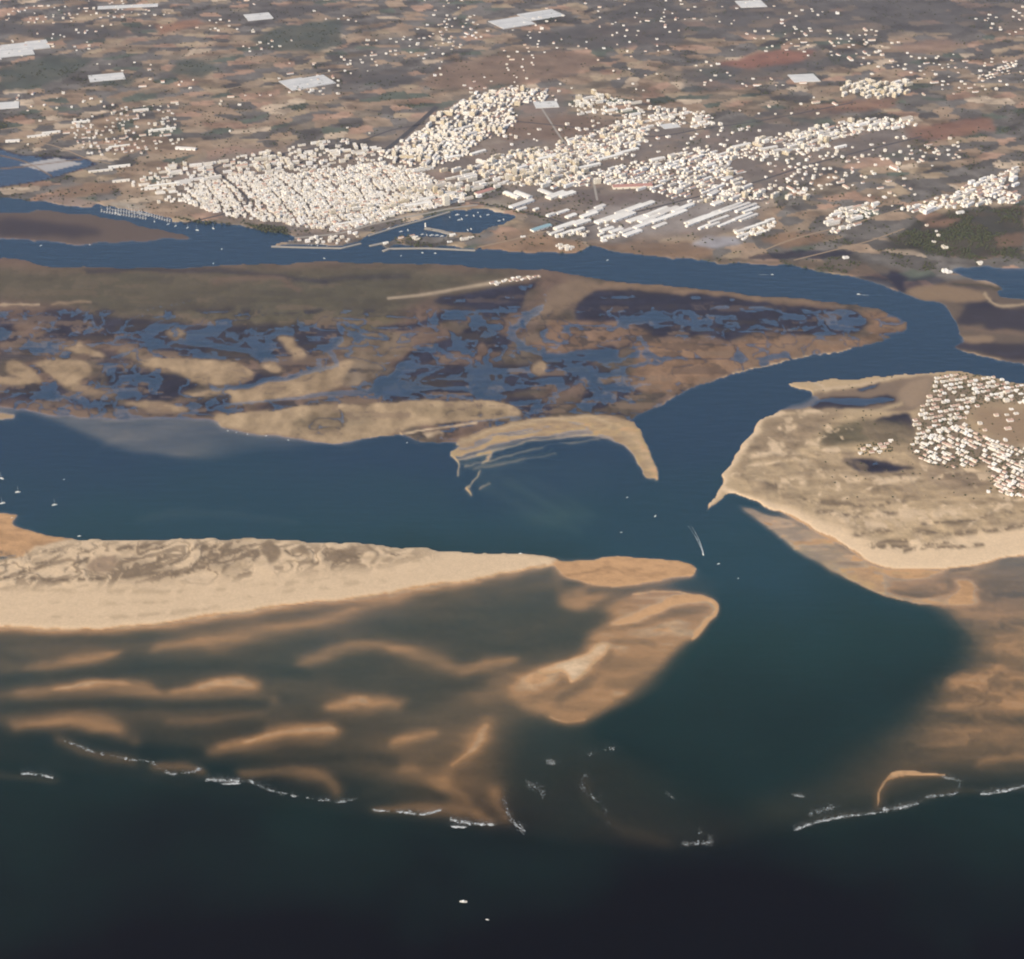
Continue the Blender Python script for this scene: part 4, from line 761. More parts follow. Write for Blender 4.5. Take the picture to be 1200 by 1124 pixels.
# -- houses: nearest ones singly, the rest of the town as one mass
HV = {}
for kind, w, d, h in [('flat', 9, 8, 6.5), ('flat', 11, 9, 7), ('flat', 8, 8, 9), ('flat', 12, 8, 4.2), ('gable', 12, 8, 4), ('L', 12, 11, 5), ('flat', 7.5, 9, 6), ('gable', 10, 9, 5.5), ('flat', 34, 11, 8.5), ('flat', 48, 11, 10), ('flat', 24, 13, 12), ('gable', 30, 10, 6)]:
    HV[len(HV)] = (house_mesh(kind, w, d, h).mesh('house', [M_WALL, M_TILE if kind == 'gable' else M_FLAT, M_WIN]), w, d, h, kind)
def merged_houses(name, L, props):
    V, F, MI = [], [], []
    for (x, y, dg, k, s, z) in L:
        _, w, d, h, kind = HV[k]; b = MB(); h = h*.8
        if kind == 'gable':
            b.box(-w/2, w/2, -d/2, d/2, 0, h, 0); gable(b, w, d, h+.02, d*.2)
        else:
            body(b, w, d, h); b.box(-w/2+.5, -w/2+3, d/2-3.4, d/2-.5, h-.6, h+1.8, 0)
        a = math.radians(dg); c, q = math.cos(a)*s, math.sin(a)*s; n = len(V); zz = s
        V += [(x+px*c-py*q, y+px*q+py*c, z+pz*zz) for px, py, pz in b.v]; F += [tuple(i+n for i in fa) for fa in b.f]
        MI += [2 if (m_ == 1 and kind == 'gable') else m_ for m_ in b.m]
    if V: link(name, solid(V, F, name, [M_WALL, M_FLAT, M_TILE], MI), kind='stuff', **props)
def settle(zones, kinds, smin, smax, cap=9999, bendy=True, pack=.44):
    out = []
    for zi, (P, sx, sy, dg, p, st) in enumerate(zones):
        got = fill(P, sx, sy, dg, p, .3 if bendy else .14, st, 9 if bendy else 4, bendy); random.shuffle(got); got = got[:cap]
        for (x, y, a) in got:
            k = random.choice(kinds); s = random.uniform(smin, smax)*(1.3 if random.random() < .12 else 1); r = (max(HV[k][1:3]) if HV[k][1] < 20 else 22)*pack*s
            if sx in (62, 60, 45) and WARPN[int(x/40) % 256, int(y/40) % 256][1] > random.uniform(-12, -2): continue
            if sx == 11.5 and WARPN[int(x/16) % 256, int(y/16) % 256][0] > random.uniform(8, 20): continue
            if sx < 30 and zi != 0 and len(zones) > 8 and WARPN[int(x/16) % 256, int(y/16) % 256][0] > random.uniform(2, 18): continue
            if zat(x, y) > .7 and free(x, y, r): claim(x, y, r); out.append((x, y, a, k, s, zi))
    return out
TOWN = [('212,236 232,216 285,206 340,204 400,196 450,190 500,205 545,224 545,236 470,252 430,264 395,272 348,266 330,261 275,256 240,246', 11.5, 11, 24, .96, 7),
        ('345,283 360,280 395,276 418,272 420,280 395,286', 18, 16, 24, .5, 0)]
QA = '440,180 470,165 500,150 530,125 560,108 600,103 640,106 640,118 600,125 610,140 590,158 560,168 545,185 490,200'
QB = '545,200 580,185 620,175 680,178 700,195 690,218 640,222 590,215'
QC = '650,168 700,152 740,140 765,150 745,175 700,190 660,190'
QD = '700,200 760,188 800,180 835,175 855,188 862,208 905,232 870,236 820,240 760,224 705,215'
QE = '840,188 860,172 900,160 960,150 1000,140 1070,138 1076,148 1000,158 960,178 900,185'
QF = '665,122 700,110 760,125 820,130 850,145 830,152 770,146 720,135 680,135'
QG = '225,205 250,190 300,180 400,163 440,172 450,188 400,195 340,203 285,205 240,215'
ROWS = [(QD, 42, 25, 42, .62, 0), (QA, 44, 26, 73, .62, 0), (QG, 46, 30, 24, .38, 0), ('470,225 545,205 600,215 560,232 500,245', 40, 26, 30, .45, 0), ('985,113 990,100 1012,95 1070,96 1066,110 1040,117', 40, 30, 40, .7, 0), ('1056,246 1120,226 1135,215 1190,198 1196,238 1150,241 1080,250', 42, 22, 42, .75, 0), ('965,262 980,246 1012,238 1030,240 1028,255 1000,266 975,276', 38, 24, 30, .5, 0), ('160,215 200,195 262,190 282,200 240,215 190,232', 50, 30, 20, .45, 0), (QB, 42, 26, 42, .6, 0), (QC, 46, 28, 42, .6, 0), (QE, 46, 28, 35, .5, 0), (QF, 52, 34, 30, .4, 0)]
RZ = ['in the newer quarter behind the warehouses', 'beside the straight avenue', 'on the inland edge of the old quarter', 'behind the harbour promenade', 'in the estate far inland', 'in the rows beside the eastern woods', 'in the cluster east of the warehouses', 'on the western edge of town', 'above the dark park', 'on the rise behind the newer quarter', 'on the eastern ridge of the town', 'on the scattered inland fringe']
rows = settle(ROWS, [8, 8, 9, 10, 10, 11], .75, 1.25, 9999, False, .5)
rows.sort(key=lambda t_: t_[1])
TW = {8: 'long white flat roofed terrace', 9: 'very long white flat roofed terrace', 10: 'tall white block', 11: 'long tile roofed terrace'}
rvis = [t_ for t_ in rows if inframe(t_[0], t_[1])][:290]; rset = set(rvis)
for (x, y, a, k, s, zi) in rvis:
    place('terrace_row', HV[k][0], x, y, GZ, a, (s, s, s*random.uniform(.8, 1.2)), label='%s %s' % (TW[k], RZ[zi]), category='terrace', group='%s rows %s' % (TW[k], RZ[zi]))
merged_houses('town_terraces', [(x, y, a, k, s, GZ) for t_ in rows for (x, y, a, k, s, _) in [t_] if t_ not in rset], dict(label='further white terraces filling the town'))
TOWN += [(QD, 17, 15, 42, .55, 0), (QA, 17, 15, 73, .65, 0), (QE, 19, 17, 30, .55, 0), (QF, 22, 20, 20, .42, 0), ('965,262 980,246 1012,238 1030,240 1028,255 1000,266 975,276', 17, 16, 30, .6, 0), ('1056,246 1120,226 1135,215 1190,198 1196,238 1150,241 1080,250', 16, 18, 35, .55, 0),
        ('150,215 200,192 262,190 282,202 240,222 215,240 185,240', 24, 22, 20, .5, 0), ('640,272 690,270 690,277 650,280', 16, 14, 40, .6, 0), ('645,288 680,286 675,293 650,294', 18, 16, 30, .4, 0), ('860,270 910,260 905,270 870,282', 16, 14, 35, .7, 0), ('700,262 740,268 735,280 705,284', 22, 20, 40, .5, 0), (QB, 17, 15, 42, .65, 0), (QC, 18, 16, 42, .6, 0), (QG, 19, 17, 24, .42, 0), ('560,165 640,150 720,135 850,145 900,150 860,170 760,190 700,190', 30, 28, 30, .18, 0), ('880,185 960,180 1060,160 1080,190 1000,215 930,230 900,225', 30, 28, 30, .25, 0)]
TZ = ['in the dense old quarter behind the waterfront', 'on the quay by the small boat dock', 'in the newer quarter behind the warehouses', 'beside the straight avenue', 'on the eastern ridge of the town', 'on the scattered inland fringe', 'in the cluster east of the warehouses', 'in the rows beside the eastern woods', 'on the western edge of the old quarter', 'beside the teal roofed warehouse', 'on the point below the warehouses', 'at the end of the thin sheds', 'between the waterside warehouses', 'above the dark park', 'on the rise behind the newer quarter', 'on the inland edge of the old quarter', 'on open ground inside the town', 'in the fields east of the newer quarter']
town = settle(TOWN, [0, 0, 1, 1, 2, 2, 6, 6, 3, 7, 5], .85, 1.6, 9999, True, .40)
town.sort(key=lambda t_: t_[1]); vis = [t_ for t_ in town if inframe(t_[0], t_[1])]
single = vis[:300]
LOOK = {'flat': 'flat roofed', 'gable': 'tile roofed', 'L': 'two-winged'}
def hcol(k): return 'small' if HV[k][1] < 10 else 'broad'
for (x, y, a, k, s, zi) in single:
    place('town_house', HV[k][0], x, y, GZ, a, (s, s, s*random.uniform(.6, 1.0)), label='%s white %s house %s' % (hcol(k), LOOK[HV[k][4]], TZ[zi]), category='house', group='white %s %s houses %s' % (hcol(k), LOOK[HV[k][4]], TZ[zi]))
sset = set(single); merged_houses('town_houses', [(x, y, a, k, s, GZ) for t_ in town for (x, y, a, k, s, _) in [t_] if t_ not in sset], dict(label='mass of small white flat roofed houses filling the town'))
FARM = [('0,8 60,6 110,8 190,2 195,18 120,22 60,28 0,28', 46, 60, 15, .5, 0), ('85,140 150,125 210,120 205,150 215,165 175,180 110,185 80,165', 32, 40, 20, .6, 0), ('480,30 560,15 575,40 530,60 500,75 480,70', 42, 55, 30, .5, 0), ('400,60 470,60 440,85 400,90', 50, 60, 10, .5, 0), ('700,5 800,0 800,60 740,70 700,30', 70, 90, 0, .5, 0), ('970,35 1030,30 1030,70 980,70', 55, 60, 10, .55, 0), ('1050,75 1110,60 1120,80 1060,80', 60, 60, 20, .6, 0), ('1140,92 1190,70 1196,78 1150,96', 26, 30, 35, .8, 0),
        ('1060,170 1120,160 1130,190 1080,200', 38, 42, 20, .6, 0), ('270,150 400,120 420,150 330,165', 60, 80, 10, .4, 0), ('790,205 890,195 960,190 1060,180 1060,210 900,240', 50, 50, 30, .35, 0), ('1085,260 1120,288 1110,292 1085,290', 50, 50, 20, .3, 0), ('700,70 790,90 800,120 740,120', 70, 80, 0, .4, 0), ('800,120 960,112 1040,130 900,140', 80, 90, 10, .4, 0), ('1065,115 1190,105 1195,150 1100,150', 60, 70, 10, .4, 0), ('60,120 150,95 200,115 80,135', 60, 80, 15, .35, 0), ('-40,-40 1240,-40 1240,120 -40,130', 62, 60, 12, .70, 0), ('0,130 250,120 400,100 500,110 430,160 250,180 0,175', 60, 70, 12, .30, 0), ('930,200 1195,180 1195,230 1050,260 930,250', 45, 50, 12, .4, 0)]
farms = settle(FARM, [1, 3, 3, 4, 4, 5, 5, 7, 1, 11], .7, 1.35)
farms.sort(key=lambda t_: t_[1]); vis = [t_ for t_ in farms if inframe(t_[0], t_[1])]; single = vis[:290]
FZ = ['in the far hamlet beyond the greenhouses', 'in the hamlet beside the salt pans', 'in the far hamlet in the scrub', 'near the far green field', 'in the eastern upland scrub', 'in the upland beyond the estate', 'near the red fields', 'in the tight far row', 'among the fields east of town', 'among the fields west of town', 'in the fields behind the thin sheds', 'in the dark woods by the tidal lagoon', 'between estate and upland', 'in the scrub north east of town', 'in the red eastern fields', 'beside the green fields', 'far inland', 'in the western farmland', 'between the eastern clusters']
for (x, y, a, k, s, zi) in single:
    place('farmhouse', HV[k][0], x, y, GZ, a, (s, s, s), label='pale %s farmhouse %s' % (LOOK[HV[k][4]], FZ[zi]), category='farmhouse', group='%s farmhouses %s' % (LOOK[HV[k][4]], FZ[zi]))
sset = set(single); merged_houses('far_farmhouses', [(x, y, a, k, s, GZ) for t_ in farms for (x, y, a, k, s, _) in [t_] if t_ not in sset], dict(label='far scattered white farmhouses inland'))
# village on the dune island
VIL = [('1063,527 1075,508 1070,498 1078,478 1092,455 1095,441 1115,437 1160,441 1200,450 1240,458 1240,474 1165,471 1140,478 1125,490 1112,506 1090,515 1075,530', 17.5, 25, 18, .88, 0), ('1066,528 1085,512 1112,502 1130,498 1160,515 1180,522 1215,530 1215,585 1200,575 1172,556 1155,544 1130,549 1105,548 1085,543', 15.5, 24, -46, .97, 0), ('1158,560 1180,554 1215,572 1215,590 1200,584 1178,580 1168,574', 15, 19, -46, .9, 0), ('1004,522 1045,516 1046,529 1010,536', 19, 19, 10, .55, 0), ('1150,575 1165,574 1162,580 1152,580', 20, 20, 0, .8, 0), ('1125,488 1150,476 1215,472 1215,528 1160,513', 34, 38, 10, .4, 0)]
VZ = ['in the close-packed upper village by the channel', 'in the diagonal village rows', 'in the separate row nearest the open dunes', 'beside the dark pond on the dunes', 'alone below the village rows', 'on the open brown ground inside the village']
for (x, y, a, k, s, zi) in settle(VIL, [3, 3, 4, 4, 1, 5, 0, 6, 7], 1.0, 1.25, 150, False, .34):
    place('bungalow', HV[k][0], x, y, zat(x, y)-.3, a, (s, s, s*.8), label='%s %s pale bungalow %s' % (hcol(k), LOOK[HV[k][4]], VZ[zi]), category='bungalow', group='%s %s bungalows %s' % (hcol(k), LOOK[HV[k][4]], VZ[zi]))
for (x, y, a, k, s, _) in settle([('563,335 580,329 630,322 634,325 600,331 570,338', 15, 15, 40, .8, 0)], [3, 4, 4], .9, 1.2):
    place('fishing_hut', HV[k][0], x, y, zat(x, y)-.2, a, (s, s, s*.8), label='small white hut on the sandy strip in the marsh', category='hut', group='huts on the sandy strip')
for (u, v, k, lab) in [(1107, 319, 1, 'white building on the bank between marsh and tidal lagoon'), (1112, 320, 3, 'low white shed beside the lagoon bank building'), (991, 303, 3, 'small hut on the pond dyke below the track'), (1148, 309, 5, 'pale farm building behind the tidal lagoon')]:
    x, y = (float(q) for q in gnd(u, v, 1)); place('waterside_house', HV[k][0], x, y, max(zat(x, y), .4)-.2, 20, (1.8, 1.8, 1.4), label=lab, category='house')

# -- greenhouses: rows of plastic arches under one roof
def greenhouse(L, W):
    b = MB(); n = max(2, int(W/8)); sw_ = W/n; fr = MB()
    for q in range(n):
        y0 = -W/2+q*sw_; pr = [(0, 2.4), (.2, 3.5), (.5, 4.0), (.8, 3.5), (1, 2.4)]
        for (a, za), (c, zc) in zip(pr, pr[1:]):
            b.add([(-L/2, y0+a*sw_, za), (L/2, y0+a*sw_, za), (L/2, y0+c*sw_, zc), (-L/2, y0+c*sw_, zc)], [(0, 1, 2, 3)])
        for sx in (-1, 1):
            b.add([(sx*L/2, y0, 0)]+[(sx*L/2, y0+a*sw_, za) for a, za in pr]+[(sx*L/2, y0+sw_, 0)], [(0, 1, 2, 3, 4, 5, 6)])
        fr.box(-L/2, L/2, y0-.15, y0+.15, 2.2, 2.45)
    for y in (-W/2, W/2): b.add([(-L/2, y, 0), (L/2, y, 0), (L/2, y, 2.4), (-L/2, y, 2.4)], [(0, 1, 2, 3)])
    return b, fr
for (u, v, L, W, dg, lab) in [(8, 60, 250, 230, 22, 'largest white plastic greenhouse at the edge of the green field'), (44, 53, 110, 160, 22, 'white greenhouse next to the largest plastic greenhouse'), (-22, 66, 180, 200, 22, 'white greenhouse continuing the largest one westward'), (348, 99, 120, 170, 30, 'broad pale greenhouse inland of the town'), (374, 95, 110, 150, 30, 'second pale greenhouse adjoining the broad one'),
                              (125, 91, 170, 110, 18, 'grey plastic greenhouse beside a small green field'), (8, 124, 110, 100, 14, 'white greenhouse near the salt pans road'), (150, 8, 330, 60, 10, 'long thin greenhouse strip among far farms'), (600, 27, 200, 170, 30, 'wide white greenhouse in the far scrub'), (634, 18, 220, 150, 30, 'second white greenhouse in the far scrub'), (942, 92, 130, 120, 8, 'bluish white greenhouse by the eastern scrub'), (880, 5, 150, 140, 8, 'far pale greenhouse on the eastern upland'), (303, 20, 140, 130, 20, 'pale greenhouse beside dark orchard'), (640, 123, 110, 90, 8, 'pale blue roofed greenhouse behind the apartments'), (785, 148, 80, 60, 20, 'small greenhouse on the rise behind the newer quarter')]:
    b, fr = greenhouse(L, W); x, y = (float(q) for q in gnd(u, v, GZ))
    place('greenhouse', b.mesh('greenhouse', [M_PLASTIC]), x, y, GZ, dg, parts=[('gutter_frame', fr.mesh('gutter_frame', [M_CONC]))], label=lab, category='greenhouse', group='plastic greenhouses inland')

# ------------------------------------------------------------------ harbour works
def strip_obj(name, P, width, z0, z1, m, **props):
    P = pts(P); X, Y = gnd([p[0] for p in P], [p[1] for p in P], z1); b = MB(); n = len(X)
    for i in range(n):
        a, c = max(i-1, 0), min(i+1, n-1); dx, dy = X[c]-X[a], Y[c]-Y[a]; L = math.hypot(dx, dy); nx, ny = -dy/L*width/2, dx/L*width/2
        b.v += [(X[i]+nx, Y[i]+ny, z0), (X[i]-nx, Y[i]-ny, z0), (X[i]-nx, Y[i]-ny, z1), (X[i]+nx, Y[i]+ny, z1)]
        if i:
            k = 4*i
            for (p, q) in ((0, 1), (1, 2), (2, 3), (3, 0)): b.f.append((k-4+p, k-4+q, k+q, k+p)); b.m.append(0)
    b.f += [(3, 2, 1, 0), (4*n-4, 4*n-3, 4*n-2, 4*n-1)]; b.m += [0, 0]
    o = link(name, b.mesh(name, [m]), **props); bm = bmesh.new(); bm.from_mesh(o.data); bmesh.ops.recalc_face_normals(bm, faces=bm.faces); bm.to_mesh(o.data); bm.free(); return o
strip_obj('pier', '498,267 515,270 535,276', 16, -3, 3.0, M_CONC, label='pale concrete pier with a small beacon tower inside the fishing harbour', category='pier')
strip_obj('breakwater', '433,288 447,285 455,283', 12, -3, 2.6, M_CONC, label='short breakwater at the fishing harbour mouth', category='breakwater'); strip_obj('breakwater', '449,294 457,291', 14, -3, 2.6, M_CONC, label='stubby quay head at the end of the harbour spit', category='breakwater')
strip_obj('quay', '457,291 500,290.5 557,293', 10, -3, 2.7, M_CONC, label='quay along the channel side of the harbour spit', category='quay'); strip_obj('quay', '318,288.5 355,289.5 400,290.5 423,285', 10, -3, 2.6, M_CONC, label='quay in front of the small boat dock', category='quay')
strip_obj('quay', '432,276 467,265 500,256 527,248', 9, -3, 2.7, M_CONC, label='quay between promenade and fishing harbour', category='quay')
for L, lab in [('118,247 172,256', 'outermost marina pontoon'), ('125,244 178,253', 'middle marina pontoon'), ('150,245 200,259', 'innermost marina pontoon'), ('338,282 385,287', 'pontoon in the small boat dock')]:
    strip_obj('pontoon', L, 4, -.4, .7, M_CONC, label=lab+' with boats berthed along it', category='pontoon')
x, y = (float(q) for q in gnd(498.5, 266, 3)); b = MB()
for q in range(10):
    a0, a1 = 2*math.pi*q/10, 2*math.pi*(q+1)/10; b.add([(2.2*math.cos(a0), 2.2*math.sin(a0), 0), (2.2*math.cos(a1), 2.2*math.sin(a1), 0), (1.5*math.cos(a1), 1.5*math.sin(a1), 12), (1.5*math.cos(a0), 1.5*math.sin(a0), 12)], [(0, 1, 2, 3)])
    b.add([(2.4*math.cos(a0), 2.4*math.sin(a0), 12), (2.4*math.cos(a1), 2.4*math.sin(a1), 12), (0, 0, 15)], [(0, 1, 2)])
place('beacon_tower', b.mesh('beacon_tower', [M_WALL]), x, y, 2.9, 0, (1.3, 1.3, 1.2), label='slim white beacon tower on the pier head', category='beacon')
HS = [(530, 276, 5, 1.3), (544, 281, 3, 1.6), (552, 279, 3, 1.2), (527, 284, 3, 1.0), (452, 285.5, 5, 1.1), (470, 279, 4, 1.1), (486, 279, 5, 1.3), (489, 281, 3, 1.2), (483, 276.5, 4, 1), (613, 278, 3, 1)]
for (u, v, k, s) in HS:
    x, y = (float(q) for q in gnd(u, v, GZ)); place('harbour_shed', HV[k][0], x, y, max(zat(x, y), 2.0) if zat(x, y) > 1 else 2.9, 22, (s*1.6, s, s), label='small pale shed on the harbour spit', category='shed', group='sheds on the harbour spit')

# ------------------------------------------------------------------ boats
M_HULL = mat('white_hull', (.82, .82, .80), .35, .5); M_DECK = mat('deck', (.6, .55, .46), .7); M_MAST = mat('aluminium_mast', (.7, .7, .7), .4, .5); M_BLUE = mat('blue_hull', (.07, .16, .30), .4, .5); M_COVER = mat('sail_cover', (.75, .74, .70), .8)
def hull_mb(L, B, H, m=0, md=1):
    b = MB(); st = [(-.5, .75, 0), (-.2, 1, -.1), (.15, .95, -.1), (.36, .6, .1), (.5, .03, .35)]
    for (t_, wd, sh) in st: x = t_*L; y = wd*B/2; b.v += [(x, -y, H+sh*H), (x, -y*.6, -.5), (x, y*.6, -.5), (x, y, H+sh*H)]
    for i in range(4):
        k = 4*i
        for p, q in ((0, 1), (1, 2), (2, 3)): b.f.append((k+q, k+p, k+4+p, k+4+q)); b.m.append(m)
        b.f.append((k, k+3, k+7, k+4)[::-1]); b.m.append(md)
    b.f.append((0, 1, 2, 3)); b.m.append(m); return b
def cabin_mb(L, B, H):
    b = MB(); x0, x1, y = -.12*L, .22*L, B*.3
    b.add([(x0, -y, H*.9), (x1, -y*.8, H*.9), (x1, y*.8, H*.9), (x0, y, H*.9), (x0+.2, -y*.85, H*1.9), (x1-.9, -y*.65, H*1.8), (x1-.9, y*.65, H*1.8), (x0+.2, y*.85, H*1.9)], [(4, 5, 6, 7), (0, 1, 5, 4), (1, 2, 6, 5), (2, 3, 7, 6), (3, 0, 4, 7)]); return b
SH = hull_mb(12, 3.8, 1.3).mesh('hull', [M_HULL, M_DECK]); SC_ = cabin_mb(12, 3.8, 1.3).mesh('cabin', [M_HULL])
b = MB(); b.box(.8, 1.05, -.12, .12, 1.2, 17); b.box(.7, 1.2, -1.2, 1.2, 9, 9.12); SM = b.mesh('mast', [M_MAST]); b = MB(); b.box(-4.4, .8, -.25, .25, 2.7, 3.3); SB = b.mesh('boom', [M_COVER])
FH = hull_mb(9, 3, 1.1).mesh('hull', [M_HULL, M_DECK]); FB = hull_mb(9, 3, 1.1).mesh('hull', [M_BLUE, M_DECK]); b = cabin_mb(9, 3, 1.3); FC = b.mesh('cabin', [M_HULL])
def sailboat(u, v, dg, lab, s=1.0, **kw):
    x, y = (float(q) for q in gnd(u, v, 0)); place('sailing_boat', SH, x, y, 0, dg, (s, s, s), [('cabin', SC_), ('mast', SM), ('boom', SB)], label=lab, category='sailing boat', **kw)
def motorboat(u, v, dg, lab, s=1.0, blue=False, **kw):
    x, y = (float(q) for q in gnd(u, v, 0)); place('motor_boat', FB if blue else FH, x, y, 0, dg, (s, s, s), [('cabin', FC)], label=lab, category='boat', **kw)
for u, v, dg in [(2, 561, 150), (21, 577, 10), (3, 590, 200), (64, 592, 20)]:
    sailboat(u, v, dg, 'white sailing boat anchored in the lagoon behind the beach', 1.25, group='yachts anchored in the lagoon')
motorboat(14, 607, 30, 'small boat at the edge of the lagoon mudflat', .8); motorboat(93, 628.5, 10, 'small white boat drawn up on the lagoon beach', 1.1); motorboat(75, 562, 20, 'small dinghy afloat in the wide lagoon', .6)
motorboat(768, 605, 60, 'boat with a pale reflection in the middle of the inlet', 1.1); motorboat(735, 583, 20, 'small boat near the wet sand hook', .7); motorboat(728, 624, 0, 'small boat between sand hook and beach tip', .7); motorboat(842, 661, 200, 'white boat off the wet spit tip', .9); motorboat(865, 678, 220, 'tiny boat in the dark inlet channel', .6)
motorboat(824, 650, 282, 'speeding white boat drawing a curved wake through the inlet', 1.2); motorboat(543, 1057, 175, 'white boat out on the dark open sea', 1.7); motorboat(571, 1078, 170, 'smaller boat out on the dark open sea', .8)
motorboat(610, 649, 180, 'white boat beached at the end of the dry beach', 1.1); motorboat(1006, 345, 170, 'white boat under way in the channel bend', 1.3)
for u, v in [(267, 504), (277, 506), (290, 508), (312, 510), (338, 515), (477, 518)]: motorboat(u, v+1, random.uniform(0, 360), 'small boat moored at the edge of the marsh sandbank', .7, group='boats along the marsh sandbank')
for u, v in [(470, 300), (495, 296.5), (510, 297), (712, 305), (905, 322), (260, 292), (105, 287), (48, 288), (250, 309), (380, 303)]: motorboat(u, v, random.uniform(0, 360), 'small white boat in the channel off the town', 1.1, group='boats in the town channel')
k = 0
for (u0, v0, u1, v1) in [(118, 247, 172, 256), (125, 244, 178, 253), (150, 245, 200, 259)]:
    for q in np.linspace(.02, .98, 17):
        for side in (-1, 1):
            if random.random() < .12: continue
            sailboat(u0+(u1-u0)*q, v0+(v1-v0)*q+side*.95, 78+random.uniform(-5, 5)+(180 if side < 0 else 0), 'white sailing boat berthed at the marina pontoons', random.uniform(.7, 1.05), group='boats in the marina')
for u, v in [(197, 263), (206, 265), (220, 267), (231, 270), (250, 268), (136, 250), (140, 252), (181, 260)]: sailboat(u, v, random.uniform(0, 360), 'white sailing boat moored off the marina', 1.2, group='yachts moored off the marina')
for q in range(13): motorboat(340+q*3.6, 283.6+q*.36+random.choice((-1.1, 1.1)), 70+random.uniform(-6, 6), 'small boat berthed in the dock beside the waterfront park', random.uniform(.7, 1), random.random() < .3, group='boats in the small dock')
for u, v in [(527, 255), (538, 258), (541, 257), (547, 253), (555, 253), (563, 254), (572, 252), (560, 249.5), (536, 252), (470, 272), (478, 270), (456, 268), (506, 276), (512, 276), (518, 277), (495, 275), (500, 275.5), (548, 270), (552, 269), (585, 259), (590, 257.5)]:
    motorboat(u, v, random.choice((20, 110))+random.uniform(-10, 10), 'fishing boat lying in the enclosed harbour basin', random.uniform(1.2, 2.0), random.random() < .25, group='fishing boats in the harbour basin')

# ------------------------------------------------------------------ surf and wakes
M_FOAM = noisy('sea_foam', (.72, .73, .72), (.38, .40, .40), .3, .9)
def foam(name, spots, label):
    V, F = [], []
    for (u, v, r, ang_, thin) in spots:
        x, y = (float(q) for q in gnd(u, v, 0)); n = len(V); c, s = math.cos(ang_), math.sin(ang_)
        for q in range(9):
            a = 2*math.pi*q/9; rr = r*random.uniform(.55, 1.25); px, py = rr*math.cos(a), rr*math.sin(a)*thin; V.append((x+px*c-py*s, y+px*s+py*c, .06))
        V.append((x, y, .25+r*.05)); F += [(n+q, n+(q+1) % 9, n+9) for q in range(9)]
    link(name, solid(V, F, name, M_FOAM), kind='stuff', label=label)
sp = []
def surf(P, n, spread, rmin, rmax, gap=.5):
    Q = smooth_open(pts(P), 8); X, Y = gnd([q[0] for q in Q], [q[1] for q in Q]); ph = random.uniform(0, 200)
    for k in range(int(n*4.5)):
        t_ = random.random()*(len(Q)-1); i = int(t_); fr_ = t_-i; j = min(i+1, len(Q)-1)
        d = vnoise(np.array([t_*.9+ph]), np.array([ph]), 5)[0]*.6+vnoise(np.array([t_*3.1+ph]), np.array([ph]), 6)[0]*.4
        if d < gap+.08+random.uniform(-.12, .12): continue
        u = Q[i][0]+(Q[j][0]-Q[i][0])*fr_+random.gauss(0, 1.2); v = Q[i][1]+(Q[j][1]-Q[i][1])*fr_+abs(random.gauss(0, spread*1.7))*random.choice((-1.8, -1, 1))*.6
        sp.append((u, v, (random.uniform(.35, 1.1) if random.random() < .95 else random.uniform(1.2, rmax*.7))*(.6+d), math.atan2(Y[j]-Y[i], X[j]-X[i])+random.uniform(-.3, .3), random.uniform(.18, .42)))
random.seed(8)
surf('26,907 45,908 62,912', 90, .5, 1.5, 4.5, .3); surf('75,868 95,876 115,883 150,890', 140, .8, 1.2, 4.5, .5); surf('152,891 175,893 200,907 228,904 234,901', 130, .7, 1.2, 4.5, .45); surf('243,914 260,915 280,916', 90, .8, 1.5, 4.5, .3); surf('262,919 280,918.5', 60, .4, 2, 4.5, .2)
surf('292,915 312,925 335,931 365,936 398,940 418,936', 200, .7, 1, 4, .48); surf('437,950 470,952 495,955 515,950', 200, .6, 1.3, 4.5, .35); surf('528,961 550,965 578,967', 150, .7, 1.3, 4.5, .3); surf('530,969 545,970', 60, .4, 2, 4, .1)
surf('590,925 592,945 600,962 614,975', 110, 1.5, .8, 3, .5); surf('618,920 630,925 638,934', 60, 2.5, .6, 2.5, .5); surf('686,908 682,922 690,932 708,945 714,972', 70, 1.5, .8, 3, .5); surf('690,885 715,878 720,880', 30, 1.5, .8, 2.5, .4); surf('640,893 650,895', 20, 1.5, .8, 2.2, .3)
surf('932,973 950,966 975,960 1000,956 1035,952', 260, .6, 1, 4.5, .3); surf('1035,950 1055,947 1075,942', 130, 1.0, 1, 4.5, .3); surf('1085,935 1105,932 1120,930 1125,915', 80, 1, .8, 3.5, .45); surf('1150,931 1175,928 1200,922 1260,915', 160, .6, 1, 4.5, .3); surf('950,955 970,948 985,946', 60, 1.2, .8, 2.5, .4); surf('1105,911 1128,916', 30, .7, .8, 2, .3)
surf('800,990 835,988', 26, 1.5, 1, 3.5, .3); surf('820,975 838,987', 25, 1, 1, 3.5, .3); surf('930,932 942,934', 20, .6, .8, 2.2, .2); surf('780,930 790,936', 6, 1, .6, 1.6, .2)
for (u, v, r, an_, th) in list(sp):
    if random.random() < .5: sp.append((u+random.gauss(0, 5), v-abs(random.gauss(0, 3.2)), random.uniform(.25, .6), an_, .4))
foam('surf', sp, 'white broken surf along the outer edge of the shoals')
wk = []
for k in range(420):
    t_ = random.random()**1.4; q = 1-t_; w_ = .4+3.2*t_
    u = 824-9*t_-7*t_*t_+random.choice((-1, 1))*w_*random.uniform(.55, 1)*.7; v = 648-32*t_
    wk.append((u, v, random.uniform(.5, 1.9)*(1-.65*t_), random.uniform(1.2, 1.9), .5))
for k in range(40): wk.append((1008+k*.25+random.uniform(-.5, .5), 345.4+random.uniform(-.4, .6)+k*.02, random.uniform(.6, 1.8), 0, .4))
for k in range(30): wk.append((900-k*.35, 322+random.uniform(-.4, .4), random.uniform(.6, 1.6), 0, .4))
foam('wake', wk, 'white foam of boat wakes')

